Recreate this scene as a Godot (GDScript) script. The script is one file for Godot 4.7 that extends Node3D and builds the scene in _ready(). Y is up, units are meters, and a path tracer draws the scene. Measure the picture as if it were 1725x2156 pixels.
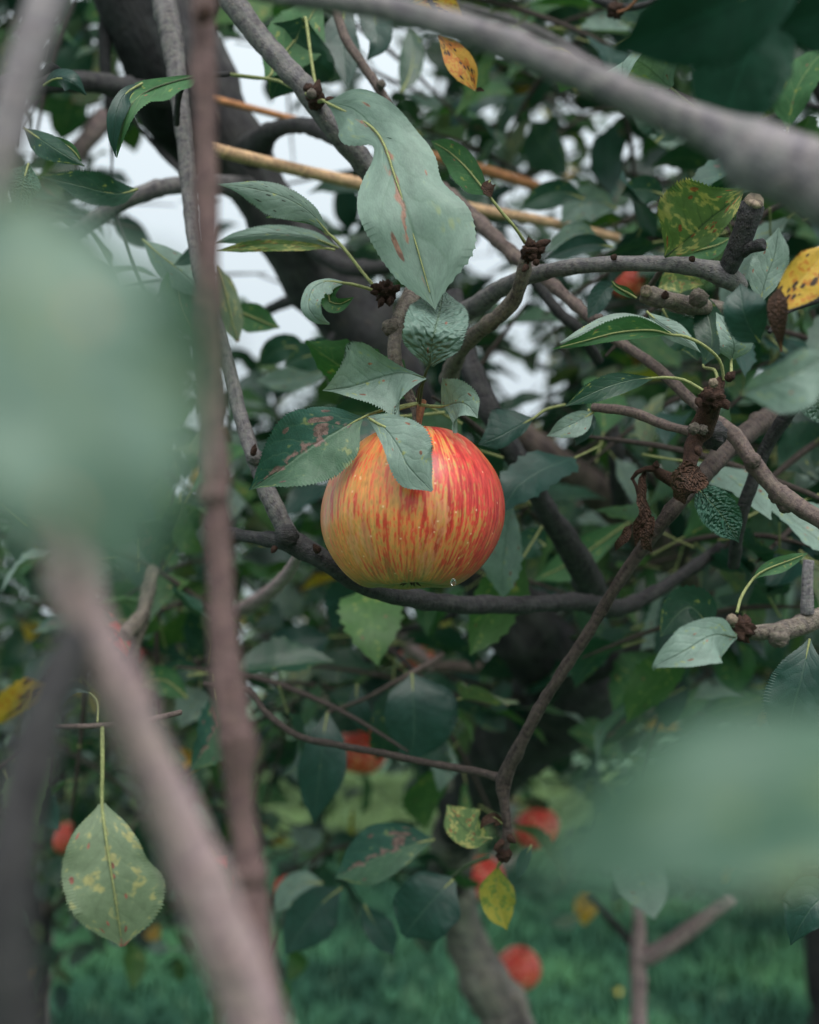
extends Node3D
# An apple among its leaves under an overcast sky. Units are metres; the lens looks along -Z, tilted up a little.

const F := 2994.4            # focal length in the units of a 1725 x 2156 picture
var lens_pose: Transform3D
var rng := RandomNumberGenerator.new()
var noise := FastNoiseLite.new()
var fine := FastNoiseLite.new()
var soft := FastNoiseLite.new()
var taken := {}
var M := {}
var shape_leaf: Array[ArrayMesh] = []
var plain_leaf: Array[ArrayMesh] = []
var gathered := {}

# ---------- small helpers ----------
func P(u: float, v: float, d: float) -> Vector3:      # the point at depth d that lies in that direction
	return lens_pose * Vector3((u - 862.5) * d / F, -(v - 1078.0) * d / F, -d)

func seen_at(p: Vector3) -> Vector3:
	var q := lens_pose.affine_inverse() * p
	return Vector3(862.5 - q.x / q.z * F, 1078.0 + q.y / q.z * F, -q.z)

func numbered(called: String) -> String:
	taken[called] = taken.get(called, -1) + 1
	return called if taken[called] == 0 else "%s_%03d" % [called, taken[called]]

func tag(o: Node3D, label: String, category: String, group := "", kind := "") -> void:
	if label: o.set_meta("label", label)
	if category: o.set_meta("category", category)
	if group: o.set_meta("group", group)
	if kind: o.set_meta("kind", kind)

func thing(called: String, label: String, category: String, at: Vector3, group := "") -> Node3D:
	var o := Node3D.new()
	o.name = numbered(called)
	add_child(o)
	o.position = at
	tag(o, label, category, group)
	return o

func part(called: String, mesh: Mesh, mat: Material, parent: Node3D, label := "", kind := "") -> MeshInstance3D:
	var o := MeshInstance3D.new()
	o.name = called
	o.mesh = mesh
	if mat: o.material_override = mat
	parent.add_child(o, true)
	if parent.get_parent() == self: o.position = -parent.position     # shapes are given in the place's own axes
	if label: o.set_meta("label", label)
	if kind: o.set_meta("kind", kind)
	return o

func lin(r: float, g: float, b: float) -> Color:
	return Color(r, g, b).linear_to_srgb()

func spline(p: Array, x: float) -> Variant:             # Catmull-Rom through p, x from 0 to p.size() - 1
	var n := p.size()
	var i := clampi(int(floor(x)), 0, n - 2)
	var t := x - i
	var a = p[maxi(i - 1, 0)]
	var b = p[i]
	var c = p[i + 1]
	var d = p[mini(i + 2, n - 1)]
	return 0.5 * (2.0 * b + (c - a) * t + (2.0 * a - 5.0 * b + 4.0 * c - d) * t * t + (3.0 * b - a - 3.0 * c + d) * t * t * t)

func even(p: Array, n: int) -> Array:                   # n + 1 parameters at even distances along the curve
	var m := 16 * (p.size() - 1)
	var len := [0.0]
	var last: Vector3 = p[0]
	for k in range(1, m + 1):
		var q: Vector3 = spline(p, k / 16.0)
		len.append(len[-1] + q.distance_to(last))
		last = q
	var out := []
	var j := 0
	for k in n + 1:
		var want: float = len[-1] * k / n
		while j < m - 1 and len[j + 1] < want: j += 1
		var gap: float = len[j + 1] - len[j]
		out.append((j + (clampf((want - len[j]) / gap, 0, 1) if gap > 1e-9 else 0.0)) / 16.0)
	return out

func commit(v: PackedVector3Array, n: PackedVector3Array, uv: PackedVector2Array, idx: PackedInt32Array, into: ArrayMesh = null) -> ArrayMesh:
	var a := []
	a.resize(Mesh.ARRAY_MAX)
	a[Mesh.ARRAY_VERTEX] = v
	a[Mesh.ARRAY_NORMAL] = n
	a[Mesh.ARRAY_TEX_UV] = uv
	a[Mesh.ARRAY_INDEX] = idx
	var m := into if into else ArrayMesh.new()
	m.add_surface_from_arrays(Mesh.PRIMITIVE_TRIANGLES, a)
	return m

# A grid of (rows x cols) points with smooth normals; clockwise seen from where row x column axes point up and right.
func grid(pts: PackedVector3Array, uv: PackedVector2Array, rows: int, cols: int, wrap := false) -> ArrayMesh:
	var n := PackedVector3Array()
	n.resize(pts.size())
	var idx := PackedInt32Array()
	for i in rows:
		for j in cols:
			var up := pts[mini(i + 1, rows - 1) * cols + j] - pts[maxi(i - 1, 0) * cols + j]
			var l := (j - 1 if j > 0 else (cols - 2 if wrap else 0))
			var r := (j + 1 if j < cols - 1 else (1 if wrap else cols - 1))
			var side := pts[i * cols + r] - pts[i * cols + l]
			var q := side.cross(up)
			n[i * cols + j] = q.normalized() if q.length_squared() > 1e-24 else Vector3.ZERO
			if i < rows - 1 and j < cols - 1:
				var a := i * cols + j
				idx.append_array([a, a + cols, a + 1, a + 1, a + cols, a + cols + 1])
	for k in n.size():
		if n[k] == Vector3.ZERO:
			n[k] = n[mini(k + cols, n.size() - 1)] if k < cols else n[k - cols]
			if n[k] == Vector3.ZERO: n[k] = Vector3.UP
	return commit(pts, n, uv, idx)

# ---------- wood ----------
# pts: Vector3 along the branch, rad: radius at each; rough: unevenness; rings: scars of spur wood
func tube(pts: Array, rad: Array, sides := 12, rough := 0.06, rings := 0.0, step := 0.004) -> ArrayMesh:
	var total := 0.0
	for k in pts.size() - 1: total += (pts[k + 1] as Vector3).distance_to(pts[k])
	var n := clampi(int(total / step), 6, 160)
	var at := even(pts, n)
	var v := PackedVector3Array()
	var uv := PackedVector2Array()
	var side := Vector3.ZERO
	var seed_at := rng.randf() * 50.0
	var mean := 0.0
	for r in rad: mean += r
	mean /= rad.size()
	var nodes := []
	var walk := mean * rng.randf_range(2.0, 8.0)
	while rough > 0.05 and walk < total:
		nodes.append([walk, rng.randf() * TAU, rng.randf_range(0.5, 1.0)])
		walk += mean * rng.randf_range(5.0, 13.0)
	var gone := 0.0
	var prev: Vector3 = pts[0]
	var rows := 0
	for i in range(-2, n + 3):
		var k := clampi(i, 0, n)
		var c: Vector3 = spline(pts, at[k])
		var t: Vector3 = ((spline(pts, at[mini(k + 1, n)]) as Vector3) - (spline(pts, at[maxi(k - 1, 0)]) as Vector3)).normalized()
		gone += c.distance_to(prev)
		prev = c
		var r: float = maxf(spline(rad, at[k]), 0.0002)
		if i == -2 or i == n + 2: r *= 0.01
		elif i == -1 or i == n + 1: r *= 0.7
		if i < 0: c -= t * r * 0.15
		if i > n: c += t * r * 0.25
		if side == Vector3.ZERO:
			side = t.cross(Vector3.UP if absf(t.y) < 0.9 else Vector3.RIGHT).normalized()
		side = (side - t * side.dot(t)).normalized()
		var b := t.cross(side)
		var swell := 1.0 + rough * 1.2 * fine.get_noise_2d(gone / mean * 7.0, seed_at)
		if rings > 0.0: swell += rings * (absf(sin(gone / mean * 2.2 + 2.0 * noise.get_noise_1d(gone * 3000.0))) - 0.5)
		for j in sides + 1:
			var th := TAU * (j % sides) / sides
			var o := side * cos(th) + b * sin(th)
			var lump := 0.0
			for nd in nodes:
				var e: float = (gone - nd[0]) / (mean * 0.75)
				if absf(e) < 2.5: lump += exp(-e * e) * rough * nd[2] * (1.3 + 1.5 * cos(th - nd[1]))
			var rr := r * (swell + lump + rough * 1.6 * noise.get_noise_3d(cos(th) * 22.0 + seed_at, sin(th) * 22.0, gone / mean * 9.0))
			v.append(c + o * rr)
			uv.append(Vector2(float(j) / sides, gone / (TAU * mean) * 0.42 + seed_at))
		rows += 1
	return grid(v, uv, rows, sides + 1, true)

func along(p: Array) -> Array:                          # [u, v, depth, width] rows -> [points, radii]
	var pts := []
	var rad := []
	for q in p:
		pts.append(P(q[0], q[1], q[2]))
		rad.append(q[3] * 0.5 * q[2] / F)
	return [pts, rad]

func wood(called: String, p: Array, mat: String, parent: Node3D, rough := 0.09, rings := 0.0, sides := 14) -> MeshInstance3D:
	var a := along(p)
	return part(called, tube(a[0], a[1], sides, rough, rings, 0.004 * maxf(1.0, p[0][2] / 0.8)), M[mat], parent)

func knob(called: String, u: float, v: float, d: float, w: float, mat: String, parent: Node3D, lumps := 0.35) -> MeshInstance3D:
	var c := P(u, v, d)
	var r := w * 0.5 * d / F
	var pts := PackedVector3Array()
	var uv := PackedVector2Array()
	var off := rng.randf() * 100.0
	for i in 15:
		for j in 19:
			var a := PI * i / 14.0
			var b := TAU * (j % 18) / 18.0
			var o := Vector3(sin(a) * sin(b), -cos(a), sin(a) * cos(b))
			var rr := r * (1.0 + lumps * 0.4 * fine.get_noise_3d(o.x * 14.0 + off, o.y * 14.0, o.z * 14.0) * 2.0)
			pts.append(c + o * rr)
			uv.append(Vector2(j / 18.0, i / 14.0))
	return part(called, grid(pts, uv, 15, 19, true), M[mat], parent)

func bud(u: float, v: float, d: float, to_u: float, to_v: float, w: float, parent: Node3D) -> void:
	wood("bud", [[u, v, d, w], [lerpf(u, to_u, 0.45), lerpf(v, to_v, 0.45), d - 0.001, w * 1.15], [to_u, to_v, d - 0.002, w * 0.25]], "scale_brown", parent, 0.15, 0.15, 10)

# ---------- leaves ----------
# A leaf blade round its midrib. mid: Vector3 points from base to tip; wl, wr: widths left and right of it, seen from where facing points to.
func blade(mid: Array, wl: Array, wr: Array, facing: Vector3, o := {}) -> ArrayMesh:
	var nl: int = o.get("nl", 144)
	var nw: int = o.get("nw", 4)
	var fold: float = o.get("fold", 0.18)
	var roll: float = o.get("roll", 0.0)
	var curl: float = o.get("curl", 0.0)
	var wave: float = o.get("wave", 0.1)
	var tooth: float = o.get("tooth", 0.045)
	var bite: float = o.get("bite", 0.0)
	var phase := rng.randf() * 40.0
	var at := even(mid, nl)
	var pts := PackedVector3Array()
	var uv := PackedVector2Array()
	for i in nl + 1:
		var t := float(i) / nl
		var c: Vector3 = spline(mid, at[i])
		var dir: Vector3 = ((spline(mid, at[mini(i + 1, nl)]) as Vector3) - (spline(mid, at[maxi(i - 1, 0)]) as Vector3)).normalized()
		var side := dir.cross(facing).normalized()
		var n := side.cross(dir)
		var wide := [maxf(spline(wl, t * (wl.size() - 1)), 0.0), maxf(spline(wr, t * (wr.size() - 1)), 0.0)]
		for j in range(-nw, nw + 1):
			var s := float(j) / nw
			var w: float = wide[0] if s < 0 else wide[1]
			if w == 0.0: w = 1e-5
			var edge := 1.0
			if absf(s) > 0.99:
				edge += tooth * (0.55 + 2.2 * absf(fine.get_noise_2d(i * 7.3, phase + s * 5.0))) * (1.0 - float(i % 3)) * (1.0 if t < 0.97 else 0.0) + 0.03 * noise.get_noise_2d(t * 90.0, phase + s * 9.0)
				edge -= bite * maxf(0.0, noise.get_noise_2d(t * 45.0 + 11.0, phase + s * 31.0) - 0.18) * 1.8
			var a := absf(s) * edge
			var h := fold * a + roll * s * edge + curl * a * a
			h += wave * a * (sin(t * 11.0 + phase + s) * 0.6 + noise.get_noise_2d(t * 60.0 + phase, s * 25.0))
			# teeth lean towards the tip
			var lean := dir * (w * 0.05 * (1.0 if absf(s) > 0.99 and i % 3 == 0 else 0.0))
			pts.append(c + side * (s * edge * w) + n * (h * w) + lean)
			uv.append(Vector2(s * 0.5 + 0.5, t))
	return grid(pts, uv, nl + 1, nw * 2 + 1)

# One leaf given by directions and depths: rows [u, v, depth]; widths in the same picture units.
func leaf(parent: Node3D, mat: String, p: Array, wl: Array, wr: Array, o := {}) -> MeshInstance3D:
	var mid := []
	var depth := 0.0
	for q in p:
		mid.append(P(q[0], q[1], q[2]))
		depth += q[2] / p.size()
	var k := depth / F
	var facing: Vector3 = (lens_pose.origin - (mid[mid.size() / 2] as Vector3)).normalized()
	var m := blade(mid, wl.map(func(x): return x * k), wr.map(func(x): return x * k), facing, o)
	var l := part(o.get("name", "leaf"), m, M[mat], parent, o.get("label", ""))
	# stalk and midrib: one thin tapering rib, a sub-part
	var pts := []
	var rad := []
	var w: float = o.get("stalk_w", 7.0)
	for q in o.get("stalk", []):
		pts.append(P(q[0], q[1], q[2]))
		rad.append(w * 0.5 * q[2] / F)
	var facing_up: float = -1.0 if o.get("under", mat in ["under", "olive"]) else 1.0
	for j in [0.0, 0.25, 0.5, 0.75, 0.92]:
		var c: Vector3 = spline(mid, j * (mid.size() - 1))
		pts.append(c - facing * (0.0006 * facing_up) * (1.0 if j > 0 else 0.0))
		rad.append(w * 0.5 * k * lerpf(0.8, 0.22, j))
	part("stalk", tube(pts, rad, 7, 0.03, 0.0, 0.003), M[o.get("stalk_mat", "stalk")], l)
	return l

# Unit leaves (length 1 along +Y, upper face to +Z), shared by the many leaves further back.
func make_unit_leaves() -> void:
	for k in 7:
		var bend: float = [0.1, 0.35, -0.2, 0.55, 0.2, 0.05, 0.4][k]
		var twist: float = [0.0, 0.12, -0.1, 0.05, 0.2, -0.16, 0.0][k]
		var mid := [Vector3.ZERO, Vector3(twist * 0.3, 0.35, bend * 0.25), Vector3(twist, 0.7, bend * 0.15), Vector3(twist * 1.3, 0.98, -bend * 0.35)]
		var w: float = [0.27, 0.31, 0.25, 0.29, 0.33, 0.24, 0.28][k]
		var prof := [0.03, w * 0.8, w, w * 0.93, w * 0.6, 0.01]
		var m := blade(mid, prof, prof.map(func(x): return x * 0.95), Vector3(0, 0, 1), {"nl": 27, "nw": 2, "fold": [0.25, 0.1, 0.4, 0.2, 0.05, 0.5, 0.3][k], "wave": 0.16, "tooth": 0.05})
		shape_leaf.append(m)
		plain_leaf.append(blade(mid, prof, prof.map(func(x): return x * 0.95), Vector3(0, 0, 1), {"nl": 10, "nw": 1, "fold": [0.25, 0.1, 0.4, 0.2, 0.05, 0.5, 0.3][k], "wave": 0.16, "tooth": 0.0}))
	# a stalk below the blade
	for k in shape_leaf.size():
		var s := tube([Vector3(0, -0.42, -0.1), Vector3(0, -0.2, -0.05), Vector3(0, 0, 0)], [0.014, 0.011, 0.012], 5, 0.0, 0.0, 0.2)
		shape_leaf[k].add_surface_from_arrays(Mesh.PRIMITIVE_TRIANGLES, s.surface_get_arrays(0))

# ---------- computed surfaces ----------
func tex(w: int, h: int, bytes: PackedByteArray, fmt: int) -> ImageTexture:
	return ImageTexture.create_from_image(Image.create_from_data(w, h, false, fmt, bytes))

func leaf_surface(key: String, base: Color, o := {}) -> void:
	var w := 128
	var h := 224
	var rgb := PackedByteArray()
	var hgt := PackedByteArray()
	rgb.resize(w * h * 3)
	hgt.resize(w * h)
	var vein: Color = o.get("vein", base * 1.5)
	var patch: Color = o.get("patch", Color(0.22, 0.24, 0.06))
	var much: float = o.get("patches", 0.0)
	var spots: int = o.get("spots", 0)
	var spot_c: Color = o.get("spot", Color(0.13, 0.06, 0.04))
	var streak: float = o.get("streak", 0.0)
	var tip: float = o.get("tip", 0.0)
	var wrinkle: float = o.get("wrinkle", 0.0)
	var vm: float = o.get("vein_mix", 0.3)
	var half: Color = o.get("half", base)
	var off := rng.randf() * 500.0
	var at: Array[Vector3] = []
	for k in spots: at.append(Vector3(rng.randf_range(-0.85, 0.85), rng.randf_range(0.08, 0.95), rng.randf_range(0.012, o.get("spot_size", 0.035))))
	for y in h:
		var t := float(y) / (h - 1)
		for x in w:
			var s := float(x) / (w - 1) * 2.0 - 1.0
			var n1 := noise.get_noise_2d(x * 0.5 + off, y * 0.5)
			var n2 := noise.get_noise_2d(x * 1.7 + off, y * 1.7 + 300.0)
			var n3 := fine.get_noise_2d(x * 3.0, y * 3.0 + off)
			var n4 := soft.get_noise_2d(x * 0.8 + y * 0.5 * signf(s) + off, y * 1.6 + 900.0 - absf(s) * 40.0)
			var c := base if s < 0 else half
			c = c * (1.0 + 0.22 * n1 + 0.16 * n2 + 0.10 * n3)
			var q := (t - absf(s) * 0.2 - 0.08 * s * s + 0.05 * n1 + (0.05 if s > 0 else 0.0)) / 0.135
			var f := absf(q - floorf(q) - 0.5)
			var sec := exp(-pow(f / 0.055, 2.0)) * clampf(1.15 - absf(s), 0.0, 1.0)
			var net := clampf(1.0 - absf(n3) * 7.0, 0.0, 1.0) * 0.35
			var rib := exp(-pow(s / 0.035, 2.0))
			c = c.lerp(vein, clampf(vm * maxf(sec, net) + 0.7 * rib, 0.0, 1.0))
			if much > 0.0: c = c.lerp(patch * (1.0 + 0.4 * n2), smoothstep(0.0, 0.35, n1 * 0.8 + n2 * 0.5 + much - 0.5) * 0.85)
			var brown := 0.0
			if streak > 0.0:
				var away := absf(s - 0.1 + 0.25 * n1) - streak * (0.45 + 1.1 * n2)
				brown = smoothstep(0.05, -0.05, away) * smoothstep(0.0, 0.12, n1 * 0.6 + n2 * 0.6 + 0.12) * smoothstep(0.08, 0.2, t) * smoothstep(0.98, 0.85, t)
			for a in at:
				var e := Vector2(s - a.x, (t - a.y) * 1.7).length() + 0.03 * n2
				brown = maxf(brown, smoothstep(a.z * 2.0 + 0.012, a.z * 1.7, e))
			if tip > 0.0: brown = maxf(brown, smoothstep(1.0 - tip, 1.0 - tip + 0.05, t + 0.08 * n1 + 0.05 * n2 - 0.1 * absf(s)))
			if brown > 0.0:
				var g := spot_c.lerp(spot_c * 2.2, clampf(0.5 + n2 * 1.4 + n3 * 0.8, 0.0, 1.0))
				c = c.lerp(g, brown)
			var i := y * w + x
			var sc := c.linear_to_srgb()
			rgb[i * 3] = clampi(int(sc.r * 255.0), 0, 255)
			rgb[i * 3 + 1] = clampi(int(sc.g * 255.0), 0, 255)
			rgb[i * 3 + 2] = clampi(int(sc.b * 255.0), 0, 255)
			var z := 0.5 + 0.08 * (1.0 - exp(-pow(f / 0.14, 2.0))) * (1.0 - absf(s) * 0.6) - 0.2 * rib + 0.05 * n3 + wrinkle * (0.5 * n4 + 0.22 * (1.0 - exp(-pow(f / 0.12, 2.0)))) * clampf(1.35 - absf(s), 0.0, 1.0)
			hgt[i] = clampi(int(z * 255.0), 0, 255)
	var m := StandardMaterial3D.new()
	m.resource_name = key
	m.albedo_texture = tex(w, h, rgb, Image.FORMAT_RGB8)
	m.heightmap_enabled = true
	m.heightmap_texture = tex(w, h, hgt, Image.FORMAT_L8)
	m.heightmap_scale = o.get("bump", 0.06)
	m.roughness = o.get("rough", 0.5)
	m.metallic_specular = o.get("spec", 0.42)
	m.cull_mode = BaseMaterial3D.CULL_DISABLED
	m.texture_repeat = false
	m.backlight_enabled = true
	var b: float = o.get("through", 0.62)
	m.backlight = Color(b * 0.88, b, b * 0.6)
	M[key] = m

func bark_surfaces() -> void:
	var n := 192
	var rgb := PackedByteArray()
	var hgt := PackedByteArray()
	rgb.resize(n * n * 3)
	hgt.resize(n * n)
	for y in n:
		for x in n:
			var a := TAU * x / n
			var cx := cos(a) * 30.0
			var cy := sin(a) * 30.0
			var blotch := noise.get_noise_3d(cx, cy, y * 0.45)
			var grain := fine.get_noise_3d(cx * 2.5, cy * 2.5, y * 2.6)
			var bands := noise.get_noise_3d(cx * 0.7 + 90.0, cy * 0.7, y * 3.4)
			var pore := smoothstep(0.42, 0.55, noise.get_noise_3d(cx * 2.6 + 200.0, cy * 2.6, y * 5.5))
			var l := 0.60 + 0.42 * blotch + 0.30 * grain + 0.34 * bands
			l = clampf(l, 0.16, 1.0)
			var lichen := smoothstep(0.12, 0.3, noise.get_noise_3d(cx * 1.2 + 400.0, cy * 1.2, y * 1.3))
			var c := Color(l, l * (0.985 + 0.03 * blotch), l * (0.98 - 0.12 * bands)).lerp(Color(0.78, 0.86, 0.74), lichen * 0.4).lerp(Color(1.0, 0.88, 0.72), pore * 0.8)
			var i := y * n + x
			var sc := c.clamp().linear_to_srgb()
			rgb[i * 3] = int(sc.r * 255)
			rgb[i * 3 + 1] = int(sc.g * 255)
			rgb[i * 3 + 2] = int(sc.b * 255)
			hgt[i] = clampi(int(255 * (0.42 + 0.22 * grain + 0.2 * bands + 0.35 * pore)), 0, 255)
	var ct := tex(n, n, rgb, Image.FORMAT_RGB8)
	var ht := tex(n, n, hgt, Image.FORMAT_L8)
	for row in [["bark_grey", 0.12, 0.116, 0.122, 0.08], ["bark_dark", 0.042, 0.042, 0.046, 0.14], ["bark_black", 0.014, 0.016, 0.018, 0.2], ["bark_brown", 0.115, 0.09, 0.085, 0.06], ["bark_umber", 0.06, 0.048, 0.045, 0.08], ["bark_pink", 0.32, 0.24, 0.255, 0.05], ["bark_red", 0.11, 0.073, 0.073, 0.05],
			["bark_pale", 0.18, 0.168, 0.185, 0.08], ["spur_wood", 0.15, 0.13, 0.115, 0.14], ["scale_brown", 0.045, 0.024, 0.018, 0.12], ["cut_wood", 0.3, 0.24, 0.19, 0.12], ["stalk", 0.24, 0.27, 0.12, 0.02], ["stalk_red", 0.2, 0.09, 0.05, 0.02],
			["stalk_dark", 0.06, 0.09, 0.05, 0.02], ["trunk_far", 0.2, 0.185, 0.175, 0.3], ["cane_tan", 0.5, 0.335, 0.21, 0.05], ["cane_pale", 0.7, 0.58, 0.46, 0.03], ["cane_rust", 0.42, 0.2, 0.1, 0.03]]:
		var m := StandardMaterial3D.new()
		m.resource_name = row[0]
		m.albedo_texture = ct
		m.albedo_color = lin(row[1] * 1.45, row[2] * 1.45, row[3] * 1.45)
		m.heightmap_enabled = true
		m.heightmap_texture = ht
		m.heightmap_scale = row[4]
		m.roughness = 0.72
		m.metallic_specular = 0.3
		M[row[0]] = m

func apple_surface(key: String, w: int, h: int, redness: float) -> void:
	var rgb := PackedByteArray()
	rgb.resize(w * h * 3)
	var dots: Array[Vector2] = []
	for k in 260: dots.append(Vector2(rng.randf(), pow(rng.randf(), 0.8)))
	var mark := {}
	for d in dots:
		var cx := int(d.x * w)
		var cy := int(d.y * h)
		for a in range(-1, 2):
			for b in range(-1, 2):
				mark[Vector2i(posmod(cx + a, w), cy + b)] = maxf(mark.get(Vector2i(posmod(cx + a, w), cy + b), 0.0), 0.85 if a == 0 and b == 0 else 0.3)
	for y in h:
		var t := float(y) / (h - 1)
		for x in w:
			var a := TAU * x / w
			var cx := cos(a)
			var cz := sin(a)
			# broad flush: red on the sunny side, yellow on the other
			var broad := noise.get_noise_3d(cx * 26.0 + 7.0, cz * 26.0, t * 60.0)
			var flush := 0.5 + 0.46 * sin(a - 0.12) + broad * 0.9 + redness
			var lines := noise.get_noise_3d(cx * 400.0, cz * 400.0, t * 170.0 + 60.0)
			var thin := fine.get_noise_3d(cx * 190.0, cz * 190.0, t * 85.0)
			var grain := fine.get_noise_3d(cx * 230.0, cz * 230.0, t * 330.0)
			var yellow := Color(0.58, 0.26, 0.065).lerp(Color(0.54, 0.34, 0.095), clampf(0.4 + broad * 1.6, 0, 1))
			var orange := Color(0.58, 0.125, 0.045)
			var red := Color(0.40, 0.02, 0.018)
			var c := yellow.lerp(orange, clampf(0.32 + flush * 0.75 + lines * 0.5 + thin * 0.9 + grain * 0.9, 0.0, 1.0))
			var stripe := smoothstep(-0.14, 0.42, lines * 0.62 + thin * 0.8 + flush * 0.62 - 0.22 + smoothstep(0.3, 0.05, t) * 0.25 + grain * 0.55)
			c = c.lerp(red, stripe * clampf(0.5 + 0.5 * flush, 0.0, 0.93))
			c = c.lerp(Color(0.55, 0.06, 0.05), smoothstep(0.6, 1.2, flush + grain * 0.4) * 0.6)
			c = c.lerp(Color(0.27, 0.010, 0.014), smoothstep(0.16, 0.4, lines + thin * 0.35 + grain * 0.25) * clampf(flush * 0.9, 0.0, 0.75))
			c = c.lerp(Color(0.42, 0.27, 0.13), smoothstep(0.34, 0.5, noise.get_noise_3d(cx * 60.0 + 300.0, cz * 60.0, t * 90.0) + grain * 0.3) * 0.45)
			# greenish round the eye
			var low := smoothstep(0.67, 0.83, t + 0.10 * lines + 0.05 * thin)
			c = c.lerp(Color(0.25, 0.2, 0.055).lerp(Color(0.09, 0.12, 0.045), smoothstep(0.78, 0.9, t)), low)
			c = c.lerp(Color(0.2, 0.22, 0.07), smoothstep(0.1, 0.03, t))
			c *= 1.0 + 0.42 * grain + 0.12 * thin
			c = c.lerp(Color(0.8, 0.6, 0.38), mark.get(Vector2i(x, y), 0.0))
			if redness > 0.5: c *= 1.55
			var sc := c.clamp().linear_to_srgb()
			var i := (y * w + x) * 3
			rgb[i] = int(sc.r * 255)
			rgb[i + 1] = int(sc.g * 255)
			rgb[i + 2] = int(sc.b * 255)
	var m := StandardMaterial3D.new()
	m.resource_name = key
	m.albedo_texture = tex(w, h, rgb, Image.FORMAT_RGB8)
	m.roughness = 0.33
	m.metallic_specular = 0.5
	m.subsurf_scatter_enabled = true
	m.subsurf_scatter_strength = 0.06
	M[key] = m

func plain(key: String, c: Color, rough := 0.6) -> StandardMaterial3D:
	var m := StandardMaterial3D.new()
	m.resource_name = key
	m.albedo_color = c
	m.roughness = rough
	m.cull_mode = BaseMaterial3D.CULL_DISABLED
	M[key] = m
	return m

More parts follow.
